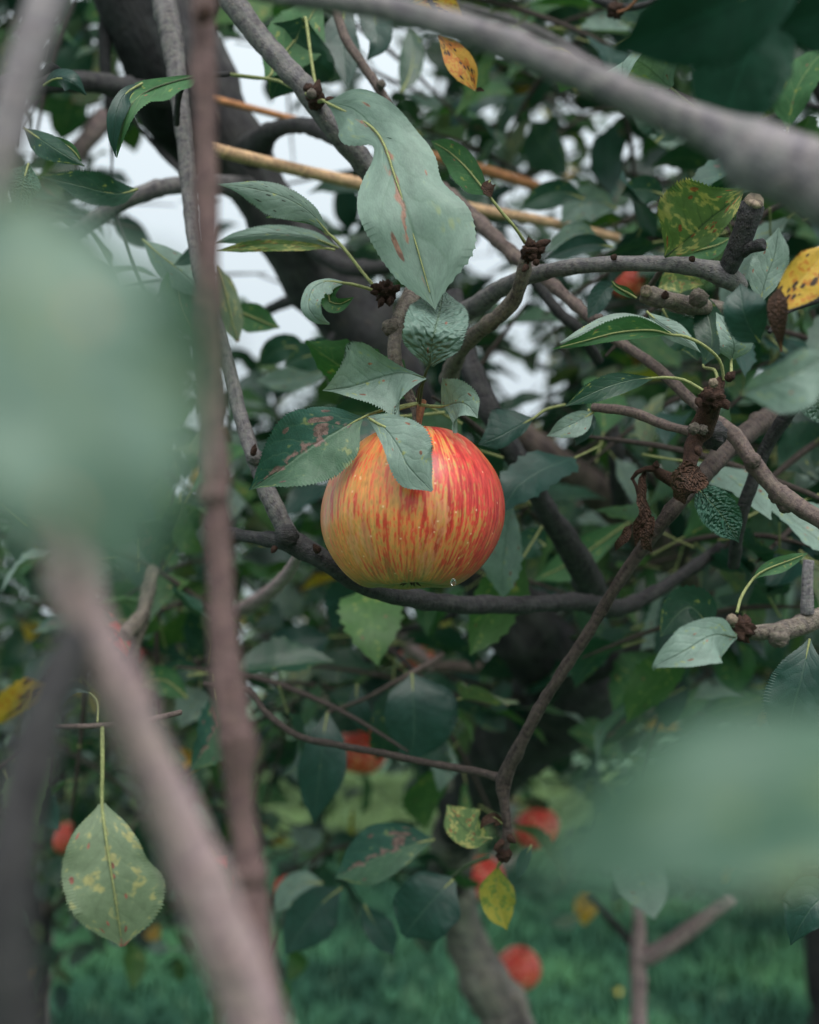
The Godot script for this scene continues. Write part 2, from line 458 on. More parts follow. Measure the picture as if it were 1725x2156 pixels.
func surfaces() -> void:
	leaf_surface("green", Color(0.010, 0.052, 0.030), {"spec": 0.5, "rough": 0.42, "vein": Color(0.07, 0.13, 0.07), "patches": 0.12})
	leaf_surface("pale", Color(0.16, 0.238, 0.205), {"bump": 0.12, "vein_mix": 0.5, "vein": Color(0.085, 0.14, 0.105), "patches": 0.1, "spots": 5, "spot_size": 0.02, "rough": 0.5})
	leaf_surface("lesions", Color(0.05, 0.112, 0.068), {"half": Color(0.022, 0.078, 0.06), "vein": Color(0.09, 0.16, 0.1), "vein_mix": 0.5, "streak": 0.12, "spots": 9, "spot_size": 0.06, "spot": Color(0.1, 0.065, 0.06), "patches": 0.16, "patch": Color(0.16, 0.19, 0.08), "bump": 0.1})
	leaf_surface("rusty", Color(0.155, 0.232, 0.195), {"vein": Color(0.085, 0.15, 0.105), "vein_mix": 0.4, "streak": 0.1, "spot": Color(0.125, 0.07, 0.052), "spots": 3, "patches": 0.1, "patch": Color(0.2, 0.25, 0.14), "bump": 0.07})
	leaf_surface("mottled", Color(0.10, 0.17, 0.055), {"vein": Color(0.03, 0.06, 0.025), "vein_mix": 0.5, "patches": 0.5, "patch": Color(0.32, 0.3, 0.1), "spots": 22, "spot_size": 0.03, "spot": Color(0.16, 0.06, 0.025)})
	leaf_surface("yellow", Color(0.58, 0.36, 0.05), {"vein": Color(0.6, 0.42, 0.1), "patches": 0.42, "patch": Color(0.42, 0.14, 0.02), "spots": 16, "spot_size": 0.06, "spot": Color(0.035, 0.02, 0.012), "through": 0.75})
	leaf_surface("yellowgreen", Color(0.42, 0.36, 0.07), {"vein": Color(0.55, 0.42, 0.1), "patches": 0.5, "patch": Color(0.14, 0.22, 0.06), "through": 0.75})
	leaf_surface("wrinkled", Color(0.11, 0.18, 0.154), {"vein": Color(0.13, 0.2, 0.13), "wrinkle": 1.0, "bump": 0.2, "vein_mix": 0.4, "spots": 3, "spot_size": 0.02})
	leaf_surface("wrinkled_dark", Color(0.04, 0.115, 0.084), {"vein": Color(0.13, 0.2, 0.11), "wrinkle": 1.1, "bump": 0.3})
	leaf_surface("under", Color(0.04, 0.125, 0.048), {"vein": Color(0.17, 0.24, 0.1), "vein_mix": 0.3, "patches": 0.15, "through": 0.72, "rough": 0.6, "spots": 4, "spot_size": 0.02})
	leaf_surface("shade_green", Color(0.05, 0.112, 0.078), {"vein": Color(0.08, 0.14, 0.08), "patches": 0.3, "patch": Color(0.12, 0.16, 0.07), "through": 0.5})
	leaf_surface("shade", Color(0.09, 0.158, 0.124), {"vein": Color(0.11, 0.17, 0.1), "patches": 0.2, "patch": Color(0.17, 0.19, 0.08), "spots": 3, "spot_size": 0.05, "spot": Color(0.25, 0.17, 0.1), "through": 0.5})
	leaf_surface("fresh", Color(0.05, 0.125, 0.036), {"vein": Color(0.09, 0.17, 0.06), "through": 0.72, "patches": 0.2, "spots": 3, "spot_size": 0.02})
	leaf_surface("autumn", Color(0.46, 0.25, 0.035), {"vein": Color(0.5, 0.33, 0.07), "patches": 0.62, "patch": Color(0.34, 0.095, 0.014), "spots": 26, "spot_size": 0.05, "spot": Color(0.025, 0.014, 0.01), "through": 0.7})
	leaf_surface("painted_shade", Color(0.008, 0.042, 0.026), {"through": 0.22, "spec": 0.3})  # shade from overlying leaves painted into a darker, less translucent green
	leaf_surface("olive", Color(0.125, 0.175, 0.106), {"vein": Color(0.085, 0.12, 0.07), "vein_mix": 0.5, "patches": 0.32, "patch": Color(0.25, 0.24, 0.1), "spots": 9, "spot_size": 0.02, "spot": Color(0.13, 0.045, 0.035), "tip": 0.09, "rough": 0.6})
	leaf_surface("dusk", Color(0.011, 0.048, 0.038), {"spec": 0.5, "vein": Color(0.035, 0.085, 0.06), "rough": 0.42, "bump": 0.09})
	leaf_surface("dead", Color(0.085, 0.042, 0.026), {"vein": Color(0.2, 0.1, 0.06), "patches": 0.45, "patch": Color(0.05, 0.028, 0.02), "wrinkle": 1.2, "bump": 0.5, "through": 0.4, "rough": 0.8})
	leaf_surface("spotted", Color(0.15, 0.22, 0.187), {"vein": Color(0.09, 0.14, 0.1), "vein_mix": 0.45, "spots": 26, "spot_size": 0.012, "spot": Color(0.02, 0.025, 0.02), "patches": 0.08, "bump": 0.07})
	bark_surfaces()
	apple_surface("apple_skin", 720, 480, 0.0)
	apple_surface("apple_red", 160, 110, 1.05)
	plain("calyx_brown", lin(0.05, 0.035, 0.02), 0.9)
	var drop := plain("water", Color(1, 1, 1, 0.0), 0.02)
	drop.refraction_enabled = true
	drop.refraction_scale = 0.033
	drop.transparency = BaseMaterial3D.TRANSPARENCY_ALPHA
	drop.cull_mode = BaseMaterial3D.CULL_BACK
	var far := plain("far_leaf", Color.WHITE, 0.5)
	far.vertex_color_use_as_albedo = true
	far.backlight_enabled = true
	far.backlight = Color(0.6, 0.6, 0.5)
	var blades := plain("grass_blade", Color.WHITE, 0.8)
	blades.vertex_color_use_as_albedo = true
	blades.metallic_specular = 0.2
	var g := plain("turf", Color.WHITE, 0.85)
	var nt := NoiseTexture2D.new()
	nt.width = 512
	nt.height = 512
	nt.seamless = true
	var fn := FastNoiseLite.new()
	fn.seed = 5
	fn.frequency = 0.02
	fn.fractal_octaves = 5
	nt.noise = fn
	var ramp := Gradient.new()
	ramp.set_color(0, lin(0.015, 0.06, 0.032))
	ramp.set_color(1, lin(0.075, 0.15, 0.07))
	nt.color_ramp = ramp
	g.albedo_texture = nt
	g.uv1_triplanar = true
	g.uv1_world_triplanar = true
	g.uv1_scale = Vector3(0.31, 0.31, 0.31)

# ---------- apples ----------
var skin_shape: ArrayMesh
var stem_shape: ArrayMesh
var calyx_shape: ArrayMesh

func make_apple_shapes() -> void:            # radius 1; stem up
	var prof := [Vector2(0.001, 0.52), Vector2(0.06, 0.55), Vector2(0.13, 0.66), Vector2(0.22, 0.79), Vector2(0.34, 0.85), Vector2(0.48, 0.805), Vector2(0.63, 0.7), Vector2(0.79, 0.515), Vector2(0.89, 0.365), Vector2(0.96, 0.195), Vector2(1, -0.005), Vector2(1, -0.2), Vector2(0.968, -0.356), Vector2(0.915, -0.496), Vector2(0.835, -0.637), Vector2(0.735, -0.765), Vector2(0.62, -0.865), Vector2(0.5, -0.925), Vector2(0.38, -0.925), Vector2(0.27, -0.86), Vector2(0.18, -0.8), Vector2(0.09, -0.75), Vector2(0.001, -0.74)]
	var pts := PackedVector3Array()
	var uv := PackedVector2Array()
	var rows := 60
	var cols := 81
	for i in range(rows - 1, -1, -1):
		var q: Vector2 = spline(prof, (prof.size() - 1.0) * i / (rows - 1))
		for j in cols:
			var a := TAU * (j % (cols - 1)) / (cols - 1)
			var lobes := 1.0 + 0.018 * cos(5.0 * a + 0.6) * clampf(-q.y, 0.0, 1.0) + 0.012 * cos(a * 2.0 + 1.0) + 0.015 * noise.get_noise_2d(cos(a) * 20.0, sin(a) * 20.0 + q.y * 20.0)
			var y := q.y + 0.05 * cos(a - 1.2) * q.x + 0.03 * cos(5.0 * a) * clampf(-q.y - 0.6, 0.0, 1.0)
			pts.append(Vector3(sin(a) * q.x * lobes, y, cos(a) * q.x * lobes))
			uv.append(Vector2(float(j) / (cols - 1), float(i) / (rows - 1)))
	skin_shape = grid(pts, uv, rows, cols, true)
	stem_shape = tube([Vector3(0, 0.48, 0), Vector3(0.02, 0.75, 0.0), Vector3(0.03, 1.0, 0.01), Vector3(0.06, 1.22, 0.0)], [0.04, 0.032, 0.036, 0.05], 8, 0.1, 0.0, 0.06)
	var st := SurfaceTool.new()
	st.begin(Mesh.PRIMITIVE_TRIANGLES)
	for k in 5:
		var a := TAU * k / 5.0
		var o := Vector3(sin(a), 0, cos(a))
		var m := tube([o * 0.03 + Vector3(0, -0.69, 0), o * 0.10 + Vector3(0, -0.80, 0), o * 0.06 + Vector3(0, -0.88, 0), o * 0.12 + Vector3(0, -0.93, 0)], [0.03, 0.035, 0.022, 0.004], 6, 0.2, 0.0, 0.05)
		st.append_from(m, 0, Transform3D.IDENTITY)
	calyx_shape = st.commit()

func apple(at: Vector3, r: float, turn: Vector3, skin: String, label: String, group := "") -> Node3D:
	var o := thing("apple", label, "apple", at, group)
	o.rotation = turn
	for row in [["skin", skin_shape, skin], ["stem", stem_shape, "stalk_red"], ["calyx", calyx_shape, "calyx_brown"]]:
		var m := part(row[0], row[1], M[row[2]], o)
		m.position = Vector3.ZERO
		m.scale = Vector3(r, r * 0.945, r)
	return o

# ---------- foliage further back ----------
var gaps: Array = []
func in_gap(p: Vector3, grow: float) -> bool:
	var q := seen_at(p)
	for g in gaps:
		var a: float = (q.x - g[0]) / (g[2] + grow)
		var b: float = (q.y - g[1]) / (g[3] + grow)
		if a * a + b * b < 1.0: return true
	return false

func before_trunk(p: Vector3) -> bool:
	var q := seen_at(p)
	for g in [[1110, 1310, 110, 110], [1210, 1440, 110, 100], [640, 560, 90, 80], [1060, 1600, 70, 60], [470, 250, 70, 90]]:
		if Vector2((q.x - g[0]) / g[2], (q.y - g[1]) / g[3]).length() < 1.0: return true
	return false

const LEAF_MIX := ["green", "green", "green", "green", "green", "dusk", "dusk", "dusk", "under", "under", "pale", "pale", "fresh", "olive", "lesions", "fresh"]

# Leafy twigs spread through a box of directions and depths: the nearest 300 leaves are parts, what is behind them one mass.
func leafy_twigs(tree: Node3D, count: int, u0: float, u1: float, v0: float, v1: float, d0: float, d1: float, yellow := 0.03) -> void:
	var tries := 0
	var all: Array = gathered.get_or_add(tree.name + " leaves", [])
	var twigs: Array = gathered.get_or_add(tree.name + " twigs", [])
	var goal := twigs.size() + count
	while twigs.size() < goal and tries < count * 6:
		tries += 1
		var d := lerpf(d0, d1, pow(rng.randf(), 0.8))
		var a := P(rng.randf_range(u0, u1), rng.randf_range(v0, v1), d)
		if a.y < 0.25: continue
		var dir := Vector3(rng.randf_range(-1, 1), rng.randf_range(-0.5, 0.75), rng.randf_range(-0.8, 0.6)).normalized()
		var n := rng.randi_range(5, 9)
		var l := n * 0.024
		var sag := Vector3(rng.randf_range(-0.02, 0.02), -0.03, rng.randf_range(-0.02, 0.02))
		var path := [a, a + dir * l * 0.35, a + dir * l * 0.7 + sag * 0.4, a + dir * l + sag]
		var leaves := []
		for k in n:
			var x := 3.0 * (k + 0.6) / n
			var at: Vector3 = spline(path, minf(x, 3.0))
			if in_gap(at, 0.02 / d * F) or d < 1.35 and before_trunk(at): continue
			var out := (Vector3(rng.randf_range(-1, 1), rng.randf_range(-0.9, 0.35), rng.randf_range(-1, 1)) + dir * 0.6).normalized()
			var face := (Vector3(rng.randf_range(-0.8, 0.8), rng.randf_range(0.2, 1.2), rng.randf_range(-0.4, 0.9))).normalized()
			face = (face - out * face.dot(out)).normalized()
			var s := rng.randf_range(0.045, 0.072)
			var b := Basis(out.cross(face), out, face).scaled(Vector3.ONE * s)
			var mat: String = LEAF_MIX[rng.randi() % LEAF_MIX.size()]
			if rng.randf() < yellow: mat = "yellow" if rng.randf() < 0.5 else "yellowgreen"
			leaves.append({"at": Transform3D(b, at + out * s * 0.4), "shape": rng.randi() % shape_leaf.size(), "mat": mat, "d": d})
		if leaves.size() < 3: continue
		all.append_array(leaves)
		twigs.append({"path": path, "d": d})

func grow(tree: Node3D) -> void:
	var all: Array = gathered[tree.name + " leaves"]
	var twigs: Array = gathered[tree.name + " twigs"]
	all.sort_custom(func(p, q): return p.d < q.d)
	twigs.sort_custom(func(p, q): return p.d < q.d)
	for k in mini(twigs.size(), 60):
		part("twig", tube(twigs[k].path, [0.0009, 0.0021, 0.0017, 0.0007], 6, 0.1, 0.0, 0.02), M["bark_umber"], tree)
	var st := SurfaceTool.new()
	st.begin(Mesh.PRIMITIVE_TRIANGLES)
	for k in range(60, twigs.size()):
		st.append_from(tube(twigs[k].path, [0.0009, 0.0021, 0.0017, 0.0007], 5, 0.0, 0.0, 0.03), 0, Transform3D.IDENTITY)
	if twigs.size() > 60: part("twigs", st.commit(), M["bark_umber"], tree, "", "stuff")
	for k in mini(all.size(), 300):
		var l := MeshInstance3D.new()
		l.name = "leaf"
		l.mesh = shape_leaf[all[k].shape]
		l.set_surface_override_material(0, M[all[k].mat])
		l.set_surface_override_material(1, M["stalk"])
		tree.add_child(l, true)
		l.transform = all[k].at.translated(-tree.position)
	if all.size() > 300:
		var by := {}
		for k in range(300, all.size()):
			if not by.has(all[k].mat):
				by[all[k].mat] = SurfaceTool.new()
				by[all[k].mat].begin(Mesh.PRIMITIVE_TRIANGLES)
			by[all[k].mat].append_from(plain_leaf[all[k].shape], 0, all[k].at)
		var m := ArrayMesh.new()
		for key in by:
			by[key].commit(m)
			m.surface_set_material(m.get_surface_count() - 1, M[key])
		part("foliage", m, null, tree, "", "stuff")

func simple_leaf() -> ArrayMesh:
	var pts := PackedVector3Array()
	var uv := PackedVector2Array()
	for i in 5:
		var t := i / 4.0
		var w: float = [0.02, 0.26, 0.3, 0.2, 0.0][i]
		for s in [-1.0, 0.0, 1.0]:
			pts.append(Vector3(s * w, t, -0.25 * t * t + 0.3 * w * absf(s)))
			uv.append(Vector2(s * 0.5 + 0.5, t))
	return grid(pts, uv, 5, 3)

# A whole tree some way off: trunk, limbs and a crown of many leaves gathered in clumps with air between them.
func far_tree(called: String, label: String, at: Vector3, height: float, spread: float, low: float, leaves: int, tint: Color, group: String) -> Node3D:
	var o := thing(called, label, "tree", at, group)
	var lean := Vector3(rng.randf_range(-0.2, 0.2), 0, rng.randf_range(-0.2, 0.2))
	part("trunk", tube([at + Vector3(0, -0.05, 0), at + Vector3(0, 0.4, 0) + lean * 0.2, at + Vector3(0, low + 0.4, 0) + lean * 0.6, at + Vector3(0, height * 0.7, 0) + lean], [0.11, 0.085, 0.07, 0.03], 10, 0.12, 0.0, 0.06), M["trunk_far"], o)
	var clumps := []
	for k in 46:
		var a := rng.randf() * TAU
		var y := rng.randf()
		var r := sqrt(rng.randf()) * spread * (0.55 + 0.6 * sin(PI * clampf(y * 0.9 + 0.1, 0, 1)))
		var c := at + lean + Vector3(cos(a) * r, low + (height - low) * y, sin(a) * r)
		clumps.append([c, rng.randf_range(0.2, 0.46) * spread * 0.5, rng.randf_range(0.6, 1.45)])
	for k in 9:
		var tip: Vector3 = clumps[k * 5][0]
		var root := at + lean * 0.5 + Vector3(0, rng.randf_range(low * 0.7, (low + height) * 0.5), 0)
		part("limb", tube([root, root.lerp(tip, 0.5) + Vector3(0, -0.08, 0), tip], [0.04, 0.028, 0.01], 8, 0.1, 0.0, 0.06), M["trunk_far"], o)
	var mm := MultiMesh.new()
	mm.transform_format = MultiMesh.TRANSFORM_3D
	mm.use_colors = true
	mm.mesh = simple_leaf()
	var where := []
	for k in leaves:
		var cl = clumps[rng.randi() % clumps.size()]
		var dir := Vector3(rng.randfn(), rng.randfn() * 0.8, rng.randfn()).normalized()
		var p: Vector3 = cl[0] + dir * cl[1] * pow(rng.randf(), 0.45)
		if p.y < 0.15 or in_gap(p, 10.0): continue
		var out := Vector3(rng.randf_range(-1, 1), rng.randf_range(-1, 0.2), rng.randf_range(-1, 1)).normalized()
		var face := Vector3(rng.randf_range(-0.7, 0.7), rng.randf_range(0.2, 1.0), rng.randf_range(-0.7, 0.7)).normalized()
		face = (face - out * face.dot(out)).normalized()
		var s := rng.randf_range(0.055, 0.095)
		where.append([Transform3D(Basis(out.cross(face), out, face).scaled(Vector3.ONE * s), p), cl[2] * rng.randf_range(0.7, 1.3)])
	mm.instance_count = where.size()
	for k in where.size():
		mm.set_instance_transform(k, where[k][0].translated(-at))
		var c: Color = tint * where[k][1]
		if rng.randf() < 0.03: c = Color(0.34, 0.26, 0.05)
		mm.set_instance_color(k, Color(c.r, c.g, c.b, 1.0))
	var mi := MultiMeshInstance3D.new()
	mi.name = "crown"
	mi.multimesh = mm
	mi.material_override = M["far_leaf"]
	mi.set_meta("kind", "stuff")
	o.add_child(mi, true)
	return o

func grass() -> void:
	var st := SurfaceTool.new()
	st.begin(Mesh.PRIMITIVE_TRIANGLES)
	for k in 6:
		var a := TAU * k / 6.0 + 0.4
		var o := Vector3(cos(a), 0, sin(a))
		var s := Vector3(-o.z, 0, o.x) * 0.004
		var h := 0.05 + 0.045 * fmod(k * 0.618, 1.0)
		var root := o * 0.012
		var knee := root + o * 0.014 + Vector3(0, h * 0.65, 0)
		var end := root + o * 0.05 + Vector3(0, h, 0)
		for tri in [[root - s, knee - s * 0.8, root + s], [root + s, knee - s * 0.8, knee + s * 0.8], [knee - s * 0.8, end, knee + s * 0.8]]:
			for p in tri:
				st.set_normal((o * 0.5 + Vector3.UP).normalized())
				st.add_vertex(p)
	var mm := MultiMesh.new()
	mm.transform_format = MultiMesh.TRANSFORM_3D
	mm.use_colors = true
	mm.mesh = st.commit()
	mm.instance_count = 52000
	for k in mm.instance_count:
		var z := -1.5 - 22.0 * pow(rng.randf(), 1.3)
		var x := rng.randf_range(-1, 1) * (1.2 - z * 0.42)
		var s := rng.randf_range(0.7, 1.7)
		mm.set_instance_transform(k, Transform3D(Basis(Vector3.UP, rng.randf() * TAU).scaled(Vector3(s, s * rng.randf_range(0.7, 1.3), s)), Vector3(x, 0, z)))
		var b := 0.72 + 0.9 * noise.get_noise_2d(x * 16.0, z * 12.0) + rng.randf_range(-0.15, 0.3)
		var c := (Color(0.05, 0.168, 0.112).lerp(Color(0.09, 0.23, 0.09), clampf(b - 0.6, 0.0, 1.0)) * clampf(b, 0.35, 1.6)).lerp(Color(0.19, 0.30, 0.125) * clampf(b, 0.5, 1.5), smoothstep(-10.5, -14.0, z))  # farther blades coloured paler and yellower to stand for sunlit ground
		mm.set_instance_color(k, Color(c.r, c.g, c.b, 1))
	var o := MultiMeshInstance3D.new()
	o.name = "grass"
	o.multimesh = mm
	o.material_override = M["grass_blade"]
	for k in 3:
		var spot: Vector2 = [Vector2(0.9, -6.3), Vector2(-0.5, -6.8), Vector2(1.9, -8.8)][k]
		var l := MeshInstance3D.new()
		l.name = numbered("fallen_leaf")
		l.mesh = plain_leaf[k % 7]
		l.material_override = M["yellow" if k % 3 else "yellowgreen"]
		l.transform = Transform3D(Basis(Vector3.UP, k * 2.1) * Basis(Vector3.RIGHT, -1.3 + 0.1 * k), Vector3(spot.x, 0.085, spot.y)).scaled_local(Vector3.ONE * 0.075)
		tag(l, "fallen yellow leaf on the grass " + ["below the forked pinkish branch", "left of the grey trunk base", "far back at the right edge"][k], "leaf", "fallen leaves on the grass")
		add_child(l)
	tag(o, "mown green orchard grass under and behind the apple trees", "grass", "", "stuff")
	add_child(o)

# Unseen leaves of the tree, added over and behind the view to shade it.
func shading_crown(tree: Node3D) -> void:
	var mm := MultiMesh.new()
	mm.transform_format = MultiMesh.TRANSFORM_3D
	mm.use_colors = true
	mm.mesh = simple_leaf()
	var where := []
	while where.size() < 9000:
		var a := rng.randf() * TAU
		var r := 2.1 * sqrt(rng.randf())
		var p := Vector3(0.0 + cos(a) * r, rng.randf_range(1.7, 3.9), -2.3 + sin(a) * r)
		if p.y < 1.5 + 0.56 * absf(p.z) or p.z > -0.55: continue
		if noise.get_noise_3d(p.x * 40.0, p.y * 40.0, p.z * 40.0) < -0.02: continue
		var out := Vector3(rng.randf_range(-1, 1), rng.randf_range(-1, 0.2), rng.randf_range(-1, 1)).normalized()
		var face := Vector3(rng.randf_range(-0.7, 0.7), rng.randf_range(0.2, 1.0), rng.randf_range(-0.7, 0.7)).normalized()
		face = (face - out * face.dot(out)).normalized()
		where.append(Transform3D(Basis(out.cross(face), out, face).scaled(Vector3.ONE * rng.randf_range(0.05, 0.08)), p - tree.position))
	mm.instance_count = where.size()
	for k in where.size():
		mm.set_instance_transform(k, where[k])
		mm.set_instance_color(k, Color(0.03, 0.085, 0.05, 1.0))
	var mi := MultiMeshInstance3D.new()
	mi.name = "crown"  # unseen leaf mass, added for the shade it casts
	mi.multimesh = mm
	mi.material_override = M["far_leaf"]
	mi.set_meta("kind", "stuff")
	tree.add_child(mi, true)

# ---------- the place ----------
func _ready() -> void:
	rng.seed = 20240917
	lens_pose = Transform3D(Basis(Vector3.RIGHT, deg_to_rad(7.0)), Vector3(0, 1.4, 0))
	var cam := Camera3D.new()
	cam.name = "camera"
	add_child(cam)
	cam.transform = lens_pose
	var lens := CameraAttributesPhysical.new()
	lens.frustum_focal_length = 33.333
	lens.frustum_focus_distance = 0.60
	lens.frustum_near = 0.02
	lens.frustum_far = 600.0
	lens.exposure_aperture = 5.6
	cam.attributes = lens
	cam.fov = rad_to_deg(2.0 * atan(0.36))
	cam.near = 0.02
	cam.far = 600.0
	cam.current = true
	var env := Environment.new()
	env.background_mode = Environment.BG_SKY
	var sky := ProceduralSkyMaterial.new()                # overcast: brighter overhead than at the horizon
	sky.sky_top_color = lin(0.90, 0.97, 1.0)
	sky.sky_horizon_color = lin(0.287, 0.332, 0.362)
	sky.sky_curve = 1.3
	env.background_energy_multiplier = 2.4
	sky.ground_bottom_color = lin(0.01, 0.02, 0.012)
	sky.ground_horizon_color = lin(0.03, 0.05, 0.035)
	sky.ground_curve = 0.1
	var sk := Sky.new()
	sk.sky_material = sky
	env.sky = sk
	env.tonemap_mode = Environment.TONE_MAPPER_LINEAR
	env.tonemap_exposure = 0.85
	env.sdfgi_enabled = true
	env.ssao_enabled = true
	env.ssil_enabled = true
	var we := WorldEnvironment.new()
	we.name = "world_environment"
	we.environment = env
	add_child(we)
	var sun := DirectionalLight3D.new()
	sun.name = "sun"
	sun.light_energy = 1.05
	sun.light_angular_distance = 45.0
	sun.light_color = Color(1.0, 0.99, 0.975)
	sun.shadow_enabled = true
	add_child(sun)
	sun.rotation_degrees = Vector3(-56, 20, 0)

	noise.seed = 3
	noise.frequency = 0.035
	noise.fractal_octaves = 3
	soft.seed = 21
	soft.frequency = 0.055
	soft.fractal_type = FastNoiseLite.FRACTAL_NONE
	fine.seed = 9
	fine.frequency = 0.11
	fine.fractal_octaves = 2
	surfaces()
	make_unit_leaves()
	make_apple_shapes()
	# openings in the foliage where the sky shows: direction and size
	gaps = [[125, 240, 55, 50], [310, 330, 75, 70], [310, 480, 90, 75], [400, 130, 35, 50], [520, 205, 62, 65], [620, 310, 75, 55], [550, 620, 110, 95], [515, 740, 50, 70], [840, 160, 42, 75], [930, 150, 40, 45],
		[1045, 520, 55, 65], [1090, 640, 60, 50], [1105, 800, 70, 80], [690, 405, 85, 40], [1205, 265, 18, 16], [1150, 262, 12, 12], [1145, 305, 14, 12], [1240, 300, 10, 10], [1185, 345, 8, 8], [1235, 190, 12, 12], [1155, 450, 22, 14], [1290, 455, 10, 8], [1345, 292, 10, 8], [1060, 330, 12, 10], [1420, 380, 8, 8], [1500, 320, 6, 6], [1270, 720, 10, 14], [1400, 700, 10, 8], [1230, 560, 8, 8], [720, 700, 22, 20], [1035, 1345, 18, 30], [545, 1385, 18, 22], [1340, 1460, 22, 20], [500, 1300, 20, 20], [755, 1555, 62, 62], [1092, 2036, 62, 62], [1000, 1850, 40, 45], [1132, 1742, 45, 45], [620, 1690, 70, 50], [870, 1700, 70, 40], [142, 1762, 30, 30], [600, 1868, 25, 25], [1320, 600, 34, 30]]

	setting()
	main_tree()
	hero_apple()
	focus_branches()
	focus_leaves()
	right_side()
	canes()
	behind()
	foreground()
	distance()

func setting() -> void:
	var ground := MeshInstance3D.new()
	ground.name = "ground"
	var pm := PlaneMesh.new()
	pm.size = Vector2(900, 900)
	pm.subdivide_width = 8
	pm.subdivide_depth = 8
	ground.mesh = pm
	ground.material_override = M["turf"]
	ground.set_meta("kind", "structure")
	add_child(ground)
	grass()

func main_tree() -> void:
	var base := Vector3(0.24, 0, -1.92)
	var o := thing("apple_tree", "old apple tree whose dark trunk slants up behind the red striped apple", "tree", base)
	var t := along([[1085, 2230, 1.9, 112], [1030, 2090, 1.9, 100], [975, 1960, 1.88, 88], [946, 1850, 1.82, 86], [965, 1740, 1.7, 100], [1040, 1620, 1.5, 128], [1120, 1535, 1.38, 160], [1190, 1470, 1.3, 190], [1160, 1400, 1.25, 175], [1080, 1285, 1.2, 150], [960, 1080, 1.17, 140], [830, 800, 1.12, 140], [690, 610, 1.08, 150], [560, 420, 1.05, 120], [480, 260, 1.04, 125], [420, 130, 1.05, 120], [330, -60, 1.08, 120]])
	var pts: Array = [base + Vector3(0.04, -0.05, 0.0), base + Vector3(0.0, 0.3, 0.0)] + t[0]
	var rad: Array = [0.075, 0.055] + t[1]
	part("trunk", tube(pts.slice(0, 7), rad.slice(0, 7), 18, 0.12, 0.0, 0.01), M["trunk_far"], o)
	part("upper_trunk", tube(pts.slice(5), rad.slice(5), 22, 0.15, 0.0, 0.01), M["bark_dark"], o)
	wood("limb", [[470, 360, 1.06, 90], [400, 290, 1.02, 112], [345, 225, 0.98, 120], [325, 150, 0.96, 125], [285, 50, 0.95, 125], [245, -60, 0.95, 125]], "bark_black", o, 0.08)
	wood("limb", [[360, 205, 0.95, 46], [270, 188, 0.92, 46], [180, 172, 0.9, 44], [60, 178, 0.88, 42], [-60, 190, 0.88, 40]], "bark_dark", o, 0.08)
	wood("limb", [[520, 395, 1.0, 46], [440, 388, 0.9, 40], [360, 392, 0.86, 36], [300, 408, 0.84, 36], [235, 440, 0.84, 34], [150, 500, 0.85, 34]], "bark_grey", o, 0.07)
	wood("limb", [[530, 320, 0.98, 75], [560, 285, 0.92, 46], [610, 265, 0.88, 34], [660, 268, 0.85, 36], [720, 300, 0.82, 30]], "bark_dark", o, 0.1)
	wood("limb", [[222, 30, 0.95, 28], [222, 150, 0.94, 24], [235, 240, 0.94, 16], [236, 345, 0.95, 5], [232, 400, 0.96, 3]], "bark_black", o)
	wood("limb", [[225, 240, 1.5, 44], [180, 300, 1.5, 42], [130, 370, 1.52, 40]], "bark_pink", o)
	wood("limb", [[262, 232, 1.0, 3], [300, 275, 1.0, 9], [350, 330, 0.98, 14], [420, 392, 0.94, 18]], "bark_dark", o)
	wood("limb", [[620, 470, 1.05, 50], [720, 560, 1.0, 36], [860, 560, 0.98, 30], [940, 590, 0.96, 26]], "bark_dark", o)
	wood("limb", [[560, 655, 1.2, 20], [620, 632, 1.15, 26], [700, 640, 1.1, 34]], "bark_dark", o)
	# the limb that runs down past the right of the apple
	wood("limb", [[955, 620, 0.82, 42], [980, 740, 0.8, 46], [1025, 850, 0.79, 46], [1075, 940, 0.79, 46], [1115, 1010, 0.8, 44], [1160, 1090, 0.82, 48], [1215, 1175, 0.85, 60], [1255, 1265, 0.9, 70]], "bark_dark", o, 0.08)
	wood("limb", [[1095, 905, 1.2, 50], [1160, 960, 1.2, 62], [1225, 1010, 1.22, 66], [1290, 1065, 1.25, 70], [1390, 1150, 1.3, 80], [1500, 1230, 1.35, 90]], "bark_brown", o)
	wood("limb", [[1285, 880, 1.05, 30], [1298, 960, 1.05, 34], [1312, 1080, 1.1, 50]], "bark_dark", o)
	wood("limb", [[1230, 1420, 1.25, 60], [1290, 1395, 1.2, 44], [1370, 1365, 1.15, 40], [1470, 1310, 1.12, 38], [1600, 1290, 1.1, 36]], "bark_dark", o)
	leafy_twigs(o, 70, -150, 1875, -150, 1500, 0.95, 1.9, 0.012)
	leafy_twigs(o, 110, 350, 1875, 450, 1500, 1.3, 2.4, 0.008)
	leafy_twigs(o, 45, -150, 480, -200, 520, 1.15, 1.9, 0.012)
	leafy_twigs(o, 110, 850, 1875, -150, 1200, 1.1, 2.4, 0.02)
	leafy_twigs(o, 40, 1000, 1750, -150, 420, 1.1, 2.3, 0.03)
	leafy_twigs(o, 36, 1020, 1800, 330, 1300, 0.78, 1.2, 0.0)
	leafy_twigs(o, 14, 470, 900, 1180, 1500, 1.1, 1.6, 0.0)
	leafy_twigs(o, 16, -60, 520, 1230, 1700, 0.9, 1.7, 0.02)
	leafy_twigs(o, 7, 520, 1100, 1640, 1900, 1.3, 2.0, 0.03)
	grow(o)
	shading_crown(o)

